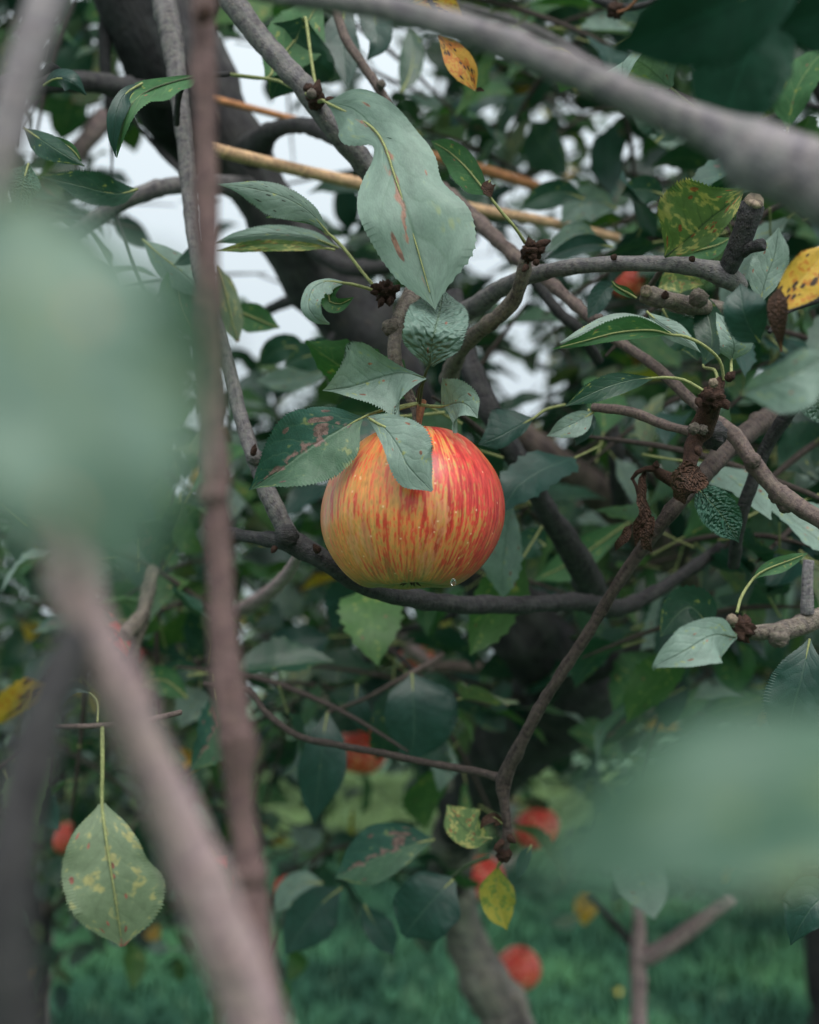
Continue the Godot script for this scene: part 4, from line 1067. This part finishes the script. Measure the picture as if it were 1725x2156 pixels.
	leaf(o, "pale", [[1260, 500, 0.85], [1220, 490, 0.85], [1190, 505, 0.85], [1150, 530, 0.85]], [2, 18, 24, 14, 1], [2, 20, 26, 16, 1], {})
	leaf(o, "green", [[1380, 300, 0.9], [1400, 270, 0.9], [1360, 230, 0.9], [1330, 200, 0.9]], [2, 30, 40, 26, 1], [2, 30, 36, 26, 1], {})
	o = thing("apple_twig", "grey twigs with a pale yellow green leaf in the upper right corner", "twig", P(1600, 200, 1.0))
	wood("stem", [[1780, 240, 1.0, 14], [1690, 218, 1.0, 13], [1600, 205, 1.0, 13], [1530, 192, 1.0, 11]], "bark_dark", o)
	wood("side_branch", [[1700, 215, 1.0, 9], [1640, 240, 1.02, 8], [1570, 268, 1.03, 7]], "bark_pale", o)
	wood("side_branch", [[1790, 330, 1.1, 40], [1720, 170, 1.1, 36], [1660, 90, 1.12, 32]], "bark_dark", o)
	leaf(o, "yellowgreen", [[1620, 96, 0.95], [1612, 120, 0.95], [1602, 150, 0.95], [1595, 186, 0.95]], [3, 24, 28, 20, 2], [3, 22, 28, 20, 2], {"fold": 0.2})
	o = thing("apple_twig", "dark knobbed twig with a red stalk at the top edge", "twig", P(1290, 10, 0.8))
	wood("stem", [[1230, -20, 0.82, 16], [1280, 8, 0.8, 20], [1340, 14, 0.8, 15], [1420, -10, 0.8, 12]], "bark_dark", o, 0.15)
	knob("bud_cluster", 1296, 22, 0.795, 34, "scale_brown", o, 0.6)
	wood("red_stalk", [[1300, 26, 0.79, 7], [1322, 18, 0.788, 6], [1345, -6, 0.785, 6]], "stalk_red", o)
	o = thing("apple_twig", "grey twig running under the blurred top branch", "twig", P(1100, 60, 1.1))
	wood("stem", [[960, 10, 1.1, 16], [1080, 45, 1.1, 18], [1180, 90, 1.1, 20], [1260, 140, 1.1, 16]], "bark_pale", o)
	# short cut spur under the arching branch
	o = thing("fruit_spur", "short stubby spur with a sawn end under the arching right branch", "branch", P(1400, 635, 0.66))
	wood("stem", [[1520, 655, 0.68, 40], [1480, 645, 0.665, 38], [1440, 640, 0.66, 36], [1410, 632, 0.655, 34], [1385, 630, 0.65, 42], [1352, 620, 0.65, 34]], "spur_wood", o, 0.12, 0.16)
	wood("cut_face", [[1362, 616, 0.65, 26], [1360, 612, 0.643, 24], [1360, 611, 0.642, 18]], "cut_wood", o, 0.1)
	knob("knot", 1472, 628, 0.65, 40, "spur_wood", o, 0.3)
	bud(1400, 628, 0.645, 1402, 612, 14, o)
	leaf(o, "under", [[1340, 628, 0.66], [1320, 615, 0.66], [1300, 605, 0.66], [1288, 590, 0.66]], [2, 8, 10, 8, 1], [2, 8, 10, 6, 1], {"fold": 0.4})
	leaf(o, "dusk", [[1300, 600, 0.70], [1275, 610, 0.70], [1255, 640, 0.70], [1238, 670, 0.70]], [2, 18, 22, 18, 1], [2, 20, 24, 16, 1], {})
	leaf(o, "mottled", [[1385, 610, 0.72], [1420, 590, 0.72], [1450, 590, 0.72], [1482, 600, 0.72]], [2, 22, 26, 18, 1], [2, 22, 28, 18, 1], {})
	leaf(o, "green", [[1395, 650, 0.70], [1420, 690, 0.70], [1455, 720, 0.70], [1470, 760, 0.70]], [2, 30, 40, 30, 1], [2, 30, 36, 26, 1], {})
	# far right edge
	o = thing("apple_twig", "dark leaf and spotted yellow leaf hanging at the right edge", "twig", P(1640, 560, 0.56))
	wood("stem", [[1760, 620, 0.56, 14], [1700, 640, 0.56, 12], [1650, 660, 0.555, 11], [1620, 700, 0.55, 9]], "bark_dark", o)
	leaf(o, "dusk", [[1600, 720, 0.52], [1580, 690, 0.515], [1565, 650, 0.512], [1560, 598, 0.515]], [3, 36, 44, 36, 2], [3, 34, 46, 40, 2], {"fold": 0.15})
	leaf(o, "yellow", [[1640, 660, 0.50], [1665, 620, 0.50], [1700, 575, 0.50], [1745, 520, 0.50]], [3, 30, 40, 36, 10], [3, 36, 52, 46, 20], {"fold": 0.2})
	leaf(o, "dead", [[1645, 740, 0.505], [1642, 690, 0.5], [1640, 640, 0.498], [1640, 605, 0.5]], [2, 10, 22, 22, 2], [2, 8, 16, 18, 2], {"fold": 0.3, "stalk_mat": "stalk_red"})
	leaf(o, "pale", [[1600, 640, 0.64], [1612, 590, 0.64], [1630, 540, 0.64], [1640, 480, 0.64]], [3, 34, 42, 30, 2], [3, 26, 34, 26, 2], {"fold": 0.2})
	leaf(o, "pale", [[1560, 830, 0.42], [1600, 815, 0.415], [1660, 795, 0.41], [1750, 745, 0.41]], [3, 28, 34, 40, 10], [3, 46, 74, 56, 10], {"fold": 0.2})
	leaf(o, "wrinkled", [[1690, 790, 0.58], [1700, 820, 0.575], [1720, 850, 0.575], [1760, 890, 0.58]], [3, 20, 30, 26, 2], [3, 24, 34, 26, 2], {})
	# lower right
	o = thing("fruit_spur", "knobbly grey spur with a pale oval leaf near the right edge below centre", "branch", P(1600, 1330, 0.55))
	wood("stem", [[1760, 1290, 0.56, 46], [1710, 1305, 0.555, 42], [1665, 1325, 0.55, 40], [1620, 1328, 0.55, 28], [1580, 1330, 0.55, 30], [1545, 1310, 0.55, 24]], "spur_wood", o, 0.14, 0.14)
	wood("stem", [[1703, 1180, 0.55, 22], [1700, 1230, 0.55, 24], [1700, 1290, 0.552, 28]], "bark_pale", o)
	knob("knot", 1640, 1342, 0.545, 44, "spur_wood", o, 0.4)
	knob("bud_cluster", 1562, 1322, 0.545, 52, "scale_brown", o, 0.8)
	knob("cut_face", 1542, 1304, 0.54, 24, "cut_wood", o, 0.3)
	leaf(o, "pale", [[1552, 1342, 0.53], [1500, 1338, 0.52], [1440, 1372, 0.515], [1385, 1400, 0.515], [1376, 1412, 0.517]], [3, 44, 62, 44, 20, 1], [3, 32, 40, 46, 30, 1], {"stalk": [[1558, 1325, 0.545], [1520, 1312, 0.535], [1545, 1332, 0.531]], "fold": 0.08, "tooth": 0.02, "wave": 0.1, "stalk_w": 5, "stalk_mat": "stalk_dark"})
	leaf(o, "under", [[1585, 1220, 0.57], [1610, 1200, 0.57], [1650, 1185, 0.57], [1700, 1165, 0.57]], [2, 12, 16, 12, 1], [2, 14, 18, 12, 1], {"stalk": [[1552, 1290, 0.56], [1562, 1255, 0.565]], "fold": 0.2})
	leaf(o, "dusk", [[1705, 1345, 0.60], [1690, 1420, 0.595], [1672, 1490, 0.595], [1655, 1590, 0.60]], [3, 44, 60, 50, 2], [3, 48, 66, 46, 2], {"fold": 0.15, "wave": 0.16})
	leaf(o, "dusk", [[1760, 1880, 0.58], [1720, 1900, 0.575], [1690, 1940, 0.575], [1665, 1990, 0.578]], [3, 40, 40, 20, 1], [3, 50, 56, 30, 1], {"fold": 0.15})
	wood("side_branch", [[1690, 830, 0.66, 30], [1620, 930, 0.68, 28], [1575, 1040, 0.69, 28], [1555, 1110, 0.7, 28], [1545, 1190, 0.72, 26]], "bark_dark", o)
	leaf(o, "green", [[1500, 1330, 0.75], [1460, 1280, 0.75], [1430, 1290, 0.75], [1390, 1340, 0.75]], [3, 40, 50, 36, 2], [3, 40, 44, 30, 2], {})
	leaf(o, "under", [[1330, 1098, 0.95], [1280, 1130, 0.95], [1210, 1180, 0.95], [1125, 1222, 0.95]], [2, 20, 30, 30, 2], [2, 24, 34, 26, 2], {"fold": 0.2})
	leaf(o, "green", [[1148, 1150, 0.9], [1130, 1135, 0.9], [1110, 1150, 0.9], [1092, 1180, 0.9]], [3, 28, 34, 26, 2], [3, 24, 30, 24, 2], {})
	leaf(o, "green", [[1640, 990, 0.85], [1670, 960, 0.85], [1710, 940, 0.85], [1760, 960, 0.85]], [3, 40, 56, 40, 2], [3, 60, 80, 50, 2], {})

func cane(label: String, p: Array, mat: String) -> void:
	var o := thing("bamboo_cane", label, "cane", P(p[0][0], p[0][1], p[0][2]))
	wood("pole", p, mat, o, 0.03, 0.0, 12)
	for k in [0.33, 0.74]:
		var a := along(p)
		var x: float = k * (p.size() - 1)
		var c: Vector3 = spline(a[0], x)
		var d: Vector3 = ((spline(a[0], x + 0.05) as Vector3) - c).normalized()
		var r: float = spline(a[1], x)
		part("joint", tube([c - d * r * 0.6, c, c + d * r * 0.6], [r * 0.9, r * 1.14, r * 0.9], 12, 0.02, 0.0, 0.002), M[mat], o)

func canes() -> void:
	cane("tan wooden cane crossing behind the long drooping leaf, widest at left", [[440, 312, 0.84, 28], [620, 356, 0.88, 27], [800, 396, 0.92, 26], [1000, 440, 0.97, 24], [1150, 467, 1.0, 22], [1300, 502, 1.04, 20]], "cane_tan")
	cane("thin rust brown cane just above the tan one, behind the left branches", [[440, 206, 0.98, 15], [560, 236, 1.0, 15], [760, 290, 1.05, 18], [990, 350, 1.1, 22], [1130, 392, 1.14, 22]], "cane_rust")
	cane("pale level pole seen through the leaves right of the apple", [[1030, 1002, 1.9, 26], [1250, 998, 1.95, 26], [1480, 994, 2.0, 26], [1750, 990, 2.1, 26]], "cane_pale")

func behind() -> void:
	# sprays behind the apple, lower half
	var o := thing("apple_twig", "large dark leaves hanging over a red apple at lower centre", "twig", P(860, 1420, 0.9))
	wood("stem", [[930, 1380, 1.0, 14], [900, 1400, 0.95, 13], [870, 1415, 0.92, 12], [770, 1470, 0.92, 9], [690, 1500, 0.95, 9]], "bark_brown", o)
	leaf(o, "dusk", [[868, 1418, 0.90], [870, 1470, 0.89], [872, 1540, 0.89], [862, 1605, 0.895]], [4, 80, 90, 60, 6], [4, 50, 62, 44, 6], {"fold": 0.15, "tooth": 0.03})
	leaf(o, "dusk", [[690, 1500, 0.93], [680, 1560, 0.92], [672, 1640, 0.92], [660, 1732, 0.925]], [4, 46, 54, 34, 2], [4, 30, 46, 34, 2], {"fold": 0.15, "tooth": 0.03})
	leaf(o, "dusk", [[752, 1440, 0.95], [752, 1480, 0.945], [765, 1520, 0.945], [775, 1545, 0.95]], [3, 18, 24, 16, 1], [3, 16, 22, 16, 1], {})
	o = thing("apple_twig", "twig with a round leaf and a spotted oval leaf at lower centre", "twig", P(920, 1800, 0.85))
	wood("stem", [[1030, 1805, 0.85, 9], [985, 1822, 0.86, 8], [950, 1850, 0.87, 8]], "stalk_dark", o)
	leaf(o, "dusk", [[955, 1852, 0.86], [925, 1880, 0.855], [890, 1920, 0.855], [850, 1970, 0.86]], [10, 62, 66, 58, 10], [10, 60, 68, 58, 10], {"fold": 0.06, "tooth": 0.02})
	leaf(o, "lesions", [[915, 1768, 0.88], [860, 1780, 0.875], [790, 1808, 0.875], [706, 1848, 0.88]], [3, 30, 46, 44, 2], [3, 46, 66, 46, 2], {"fold": 0.12, "tooth": 0.02})
	leaf(o, "dusk", [[768, 1905, 1.0], [780, 1930, 1.0], [805, 1970, 1.0], [830, 2012, 1.0]], [4, 24, 32, 26, 2], [4, 22, 28, 22, 2], {"fold": 0.1})
	leaf(o, "dusk", [[720, 1870, 1.05], [680, 1900, 1.05], [640, 1950, 1.05], [600, 2010, 1.05]], [4, 44, 56, 40, 2], [4, 40, 50, 36, 2], {"fold": 0.1})
	leaf(o, "pale", [[680, 1860, 1.1], [640, 1860, 1.1], [610, 1880, 1.1], [580, 1920, 1.1]], [4, 26, 34, 26, 2], [4, 24, 30, 24, 2], {"fold": 0.1})
	# hanging leaf, lower left
	o = thing("apple_twig", "twig with one long stalked pale spotted leaf hanging at lower left", "twig", P(215, 1530, 0.52))
	wood("stem", [[380, 1500, 0.56, 12], [290, 1520, 0.54, 11], [215, 1528, 0.525, 12], [120, 1530, 0.53, 9]], "bark_brown", o)
	leaf(o, "olive", [[215, 1692, 0.52], [224, 1770, 0.515], [240, 1870, 0.512], [258, 1992, 0.515]], [8, 42, 64, 76, 102, 98, 66, 6], [8, 56, 88, 102, 100, 84, 50, 6], {"stalk": [[215, 1530, 0.525], [216, 1610, 0.522]], "fold": 0.1, "tooth": 0.025, "wave": 0.1, "stalk_w": 9})
	leaf(o, "dusk", [[190, 1460, 0.56], [160, 1448, 0.56], [130, 1465, 0.56], [110, 1510, 0.56]], [2, 12, 14, 12, 1], [2, 12, 14, 10, 1], {"stalk": [[205, 1520, 0.53], [205, 1480, 0.55]], "fold": 0.4, "stalk_w": 5})
	# blurred spur at left
	o = thing("fruit_spur", "blurred hanging spur with a side stub left of the upright stick", "branch", P(290, 1300, 0.95))
	wood("stem", [[320, 1200, 1.0, 30], [308, 1260, 0.97, 30], [298, 1310, 0.95, 28], [285, 1360, 0.94, 24], [268, 1420, 0.94, 18]], "spur_wood", o, 0.15, 0.2)
	wood("stub", [[305, 1290, 0.95, 30], [280, 1318, 0.93, 34], [262, 1338, 0.92, 30]], "spur_wood", o, 0.15, 0.2)
	leaf(o, "under", [[395, 1470, 1.0], [360, 1440, 1.0], [330, 1430, 1.0], [290, 1450, 1.0]], [3, 26, 34, 24, 1], [3, 20, 28, 24, 1], {"fold": 0.2})
	leaf(o, "green", [[430, 1420, 1.05], [390, 1410, 1.05], [350, 1430, 1.05], [310, 1480, 1.05]], [3, 26, 34, 24, 1], [3, 20, 28, 24, 1], {"fold": 0.2})
	# pinkish twigs behind, lower middle
	o = thing("apple_branch", "blurred pinkish forked twig behind and below the large apple", "branch", P(900, 1400, 1.35))
	wood("stem", [[790, 1240, 1.3, 30], [815, 1300, 1.32, 30], [850, 1350, 1.35, 30], [905, 1405, 1.37, 28], [930, 1480, 1.4, 22], [942, 1560, 1.42, 20], [945, 1660, 1.45, 18]], "bark_pink", o)
	wood("side_branch", [[905, 1405, 1.37, 26], [980, 1405, 1.36, 26], [1060, 1415, 1.34, 26], [1130, 1425, 1.32, 30]], "bark_brown", o)
	wood("side_branch", [[835, 1330, 1.34, 16], [900, 1315, 1.3, 16], [960, 1290, 1.26, 18]], "bark_dark", o)
	wood("side_branch", [[720, 1400, 1.35, 16], [780, 1385, 1.33, 18], [840, 1362, 1.34, 22]], "bark_dark", o)
	# apples behind
	var rows := [[760, 1575, 1.95, 0.037, "bright red apple partly hidden by dark leaves under the large apple"], [795, 1535, 2.0, 0.033, "small red apple tucked close behind the bright red one"], [1092, 2036, 2.35, 0.0375, "small red apple hanging alone above the grass near the bottom"],
		[1012, 1846, 2.0, 0.034, "red apple half hidden behind the yellow green leaf"], [1132, 1742, 2.1, 0.034, "blurred orange apple beside the big out of focus leaf"], [1178, 1535, 2.2, 0.036, "pinkish red apple behind the thin rising branch"], [872, 1372, 1.9, 0.026, "pink apple glimpsed at the fork of the blurred pinkish twig"],
		[1322, 590, 1.35, 0.017, "orange red apple peeping over the stubby spur"], [142, 1762, 2.3, 0.026, "red apple behind the long stalked hanging leaf"], [600, 1868, 2.8, 0.026, "tiny red apple right of the upright stick near the bottom"], [462, 1852, 2.0, 0.034, "red apple mostly hidden by the pale slanting branch"], [250, 1345, 1.7, 0.036, "blurred red apple behind the left forked branch"]]
	for r in rows: apple(P(r[0], r[1], r[2]), r[3], Vector3(rng.randf_range(-0.3, 0.3), rng.randf_range(0.2, 2.2), rng.randf_range(-0.3, 0.3)), "apple_red", r[4], "apples hanging further back")
	# sapling-like forked twig above the grass
	o = thing("apple_branch", "blurred forked pinkish branch over the grass at lower right", "branch", P(1350, 2010, 2.0))
	wood("stem", [[1345, 2200, 2.0, 34], [1345, 2080, 2.0, 32], [1342, 2010, 2.0, 34], [1346, 1940, 2.0, 26], [1338, 1860, 2.0, 22]], "bark_pink", o)
	wood("side_branch", [[1348, 2020, 2.0, 40], [1400, 1995, 1.98, 34], [1460, 1950, 1.96, 34], [1540, 1890, 1.94, 28]], "bark_pink", o)
	wood("side_branch", [[1340, 2000, 2.0, 16], [1290, 1940, 2.02, 16], [1240, 1880, 2.04, 14]], "bark_dark", o)
	leaf(o, "pale", [[1220, 1925, 2.0], [1205, 1935, 2.0], [1190, 1940, 2.0], [1160, 1945, 2.0]], [3, 14, 16, 10, 1], [3, 14, 16, 10, 1], {"fold": 0.1, "roll": 0.6})

func foreground() -> void:
	var o := thing("apple_branch", "pale out of focus branch across the top left corner", "branch", P(100, 0, 0.24))
	wood("stem", [[140, -120, 0.245, 90], [100, 0, 0.24, 86], [55, 130, 0.236, 84], [20, 270, 0.233, 80], [-10, 390, 0.23, 76], [-60, 560, 0.23, 70]], "bark_pale", o, 0.05)
	o = thing("apple_branch", "blurred upright reddish stick with swollen nodes left of the apple", "branch", P(440, 560, 0.295))
	wood("stem", [[428, -60, 0.320, 50], [430, 120, 0.316, 50], [433, 330, 0.312, 50], [440, 560, 0.307, 52], [448, 800, 0.303, 54], [455, 1000, 0.299, 54], [464, 1200, 0.295, 56], [474, 1380, 0.291, 64], [486, 1480, 0.289, 76], [500, 1570, 0.287, 84], [505, 1660, 0.287, 60], [518, 1780, 0.285, 62], [532, 1880, 0.283, 66], [545, 1980, 0.279, 64], [570, 2200, 0.271, 66]], "bark_red", o, 0.12)
	knob("node", 452, 1045, 0.297, 62, "bark_red", o, 0.2)
	knob("node", 500, 1560, 0.287, 86, "bark_red", o, 0.25)
	knob("node", 530, 1845, 0.283, 74, "bark_red", o, 0.2)
	bud(438, 35, 0.312, 415, 20, 40, o)
	o = thing("apple_branch", "thick pale pinkish blurred branch slanting from lower left to bottom centre", "branch", P(300, 1560, 0.210))
	wood("stem", [[120, 1080, 0.189, 110], [148, 1180, 0.190, 112], [175, 1300, 0.192, 110], [235, 1420, 0.195, 104], [290, 1550, 0.198, 104], [350, 1690, 0.202, 106], [405, 1810, 0.205, 112], [450, 1930, 0.207, 124], [505, 2060, 0.210, 136], [570, 2240, 0.212, 140]], "bark_pink", o, 0.1)
	wood("side_branch", [[185, 1300, 0.192, 70], [140, 1390, 0.189, 90], [95, 1500, 0.185, 100], [55, 1650, 0.181, 104], [20, 1850, 0.176, 112], [20, 2000, 0.176, 120], [40, 2250, 0.176, 130]], "bark_dark", o, 0.09)
	o = thing("apple_branch", "thick grey blurred branch sweeping from top centre to the right edge", "branch", P(1200, 150, 0.3))
	wood("stem", [[430, -50, 0.33, 40], [600, -12, 0.325, 44], [800, 16, 0.32, 54], [1000, 68, 0.315, 62], [1200, 148, 0.31, 70], [1400, 236, 0.305, 78], [1510, 282, 0.302, 92], [1580, 318, 0.30, 140], [1660, 355, 0.298, 156], [1780, 410, 0.295, 170], [1900, 470, 0.29, 180]], "bark_pale", o, 0.11)
	o = thing("leafy_twig", "huge blurred pale green leaf filling the left side", "twig", P(40, 440, 0.1))
	wood("stem", [[-260, 300, 0.11, 50], [-160, 330, 0.105, 44], [-60, 345, 0.1, 30]], "bark_brown", o)
	leaf(o, "shade", [[60, 400, 0.098], [90, 600, 0.095], [150, 820, 0.093], [210, 1020, 0.093], [280, 1250, 0.094]], [20, 200, 300, 330, 260, 150, 10], [20, 190, 250, 260, 220, 140, 10], {"stalk": [[-60, 340, 0.1], [10, 370, 0.1]], "fold": -0.05, "roll": 0.2, "stalk_w": 16, "wave": 0.38})
	leaf(o, "dusk", [[-80, 430, 0.11], [40, 470, 0.108], [150, 510, 0.108], [310, 610, 0.11]], [10, 60, 80, 60, 6], [10, 70, 100, 80, 6], {"fold": 0.1, "stalk_w": 14})
	leaf(o, "pale", [[-120, 700, 0.104], [-60, 820, 0.102], [-10, 960, 0.102], [90, 1150, 0.104]], [10, 90, 110, 80, 6], [10, 90, 130, 100, 6], {"fold": 0.1, "stalk_w": 14, "roll": 0.4})
	o = thing("leafy_twig", "large blurred green leaf in the lower right foreground", "twig", P(2060, 1640, 0.125))
	wood("stem", [[2300, 1560, 0.13, 40], [2180, 1600, 0.128, 36], [2060, 1640, 0.125, 24]], "bark_brown", o)
	leaf(o, "shade_green", [[2060, 1640, 0.125], [1850, 1640, 0.118], [1600, 1660, 0.113], [1350, 1740, 0.112], [1100, 1865, 0.116]], [10, 140, 190, 190, 110, 5], [10, 110, 150, 185, 110, 5], {"fold": 0.1, "stalk_w": 14, "curl": -0.15, "roll": -0.2, "wave": 0.3})
	o = thing("leafy_twig", "dark blurred leaves seen from below in the top right corner", "twig", P(1700, -40, 0.36))
	wood("stem", [[1850, -160, 0.36, 30], [1760, -110, 0.36, 26], [1690, -70, 0.36, 22]], "bark_brown", o)
	leaf(o, "painted_shade", [[1700, -70, 0.36], [1590, -20, 0.355], [1460, 40, 0.352], [1290, 105, 0.355]], [8, 90, 120, 80, 4], [8, 80, 120, 70, 4], {"fold": 0.3, "roll": 0.6, "stalk_w": 12})
	leaf(o, "painted_shade", [[1680, -60, 0.40], [1620, 30, 0.40], [1570, 130, 0.40], [1500, 310, 0.405]], [8, 70, 100, 80, 4], [8, 70, 100, 90, 4], {"fold": 0.3, "roll": 0.6, "stalk_w": 12})
	leaf(o, "painted_shade", [[1900, -80, 0.38], [1800, -20, 0.38], [1720, 30, 0.38], [1640, 60, 0.38]], [8, 90, 110, 80, 4], [8, 100, 120, 80, 4], {"fold": 0.3, "roll": 0.6, "stalk_w": 12})

func distance() -> void:
	var near := thing("apple_tree", "blurred apple tree close behind on the right with dense leaves", "tree", Vector3(1.0, 0, -3.4))
	part("trunk", tube([Vector3(1.0, -0.05, -3.4), Vector3(0.98, 0.5, -3.38), Vector3(0.9, 1.3, -3.3), Vector3(0.75, 2.1, -3.2), Vector3(0.6, 2.8, -3.1)], [0.07, 0.055, 0.045, 0.035, 0.02], 12, 0.1, 0.0, 0.03), M["bark_dark"], near)
	part("limb", tube([Vector3(0.9, 1.3, -3.3), Vector3(0.5, 1.6, -3.1), Vector3(0.1, 2.0, -2.9)], [0.035, 0.025, 0.01], 10, 0.1, 0.0, 0.03), M["bark_dark"], near)
	part("limb", tube([Vector3(0.94, 1.0, -3.34), Vector3(1.3, 1.4, -3.0), Vector3(1.5, 2.0, -2.8)], [0.035, 0.025, 0.01], 10, 0.1, 0.0, 0.03), M["bark_dark"], near)
	leafy_twigs(near, 620, 820, 1950, -200, 1350, 1.9, 4.6, 0.025)
	leafy_twigs(near, 170, 960, 1950, 1200, 1760, 1.7, 4.2, 0.03)
	grow(near)
	var left := thing("apple_tree", "blurred apple tree behind on the left with leaves hanging low", "tree", Vector3(-0.9, 0, -3.3))
	part("trunk", tube([Vector3(-0.9, -0.05, -3.3), Vector3(-0.88, 0.5, -3.3), Vector3(-0.8, 1.2, -3.2), Vector3(-0.7, 1.9, -3.1)], [0.065, 0.05, 0.04, 0.02], 12, 0.1, 0.0, 0.03), M["bark_dark"], left)
	part("limb", tube([Vector3(-0.84, 0.9, -3.25), Vector3(-0.4, 1.2, -3.0), Vector3(0.0, 1.35, -2.7)], [0.03, 0.02, 0.01], 10, 0.1, 0.0, 0.03), M["bark_brown"], left)
	leafy_twigs(left, 420, -150, 1050, 700, 1640, 1.7, 4.2, 0.03)
	leafy_twigs(left, 90, -150, 560, 1500, 1850, 1.9, 3.9, 0.04)
	grow(left)
	var low := thing("apple_tree", "low blurred apple tree behind the grass edge at lower left", "tree", Vector3(-1.2, 0, -4.6))
	part("trunk", tube([Vector3(-1.2, -0.05, -4.6), Vector3(-1.18, 0.5, -4.6), Vector3(-1.1, 1.2, -4.5)], [0.065, 0.05, 0.03], 12, 0.1, 0.0, 0.03), M["trunk_far"], low)
	leafy_twigs(low, 60, -150, 620, 1500, 2000, 2.2, 4.6, 0.05)
	grow(low)
	var g := "orchard trees in the distance"
	far_tree("orchard_tree", "dense dark tree filling the upper right distance", Vector3(2.2, 0, -7.2), 4.3, 1.9, 1.0, 9000, Color(0.036, 0.086, 0.055), g)
	far_tree("orchard_tree", "tall tree behind the middle of the picture", Vector3(0.7, 0, -11.0), 4.1, 2.1, 1.2, 9000, Color(0.04, 0.092, 0.055), g)
	far_tree("orchard_tree", "small low tree in the left distance", Vector3(-2.6, 0, -8.6), 2.7, 1.5, 0.7, 7000, Color(0.042, 0.1, 0.06), g)
	far_tree("orchard_tree", "distant tree low behind the apple on the left", Vector3(-1.0, 0, -18.0), 3.6, 2.4, 1.3, 7000, Color(0.1, 0.18, 0.07), g)  # sunlight put into the tint: lighter and yellower than the other trees
	far_tree("orchard_tree", "farthest tree at the right edge", Vector3(5.2, 0, -14.5), 4.8, 2.4, 1.0, 8000, Color(0.045, 0.1, 0.06), g)
	far_tree("orchard_tree", "farthest tree at the left edge", Vector3(-5.4, 0, -15.0), 3.4, 2.3, 0.8, 7000, Color(0.05, 0.11, 0.06), g)
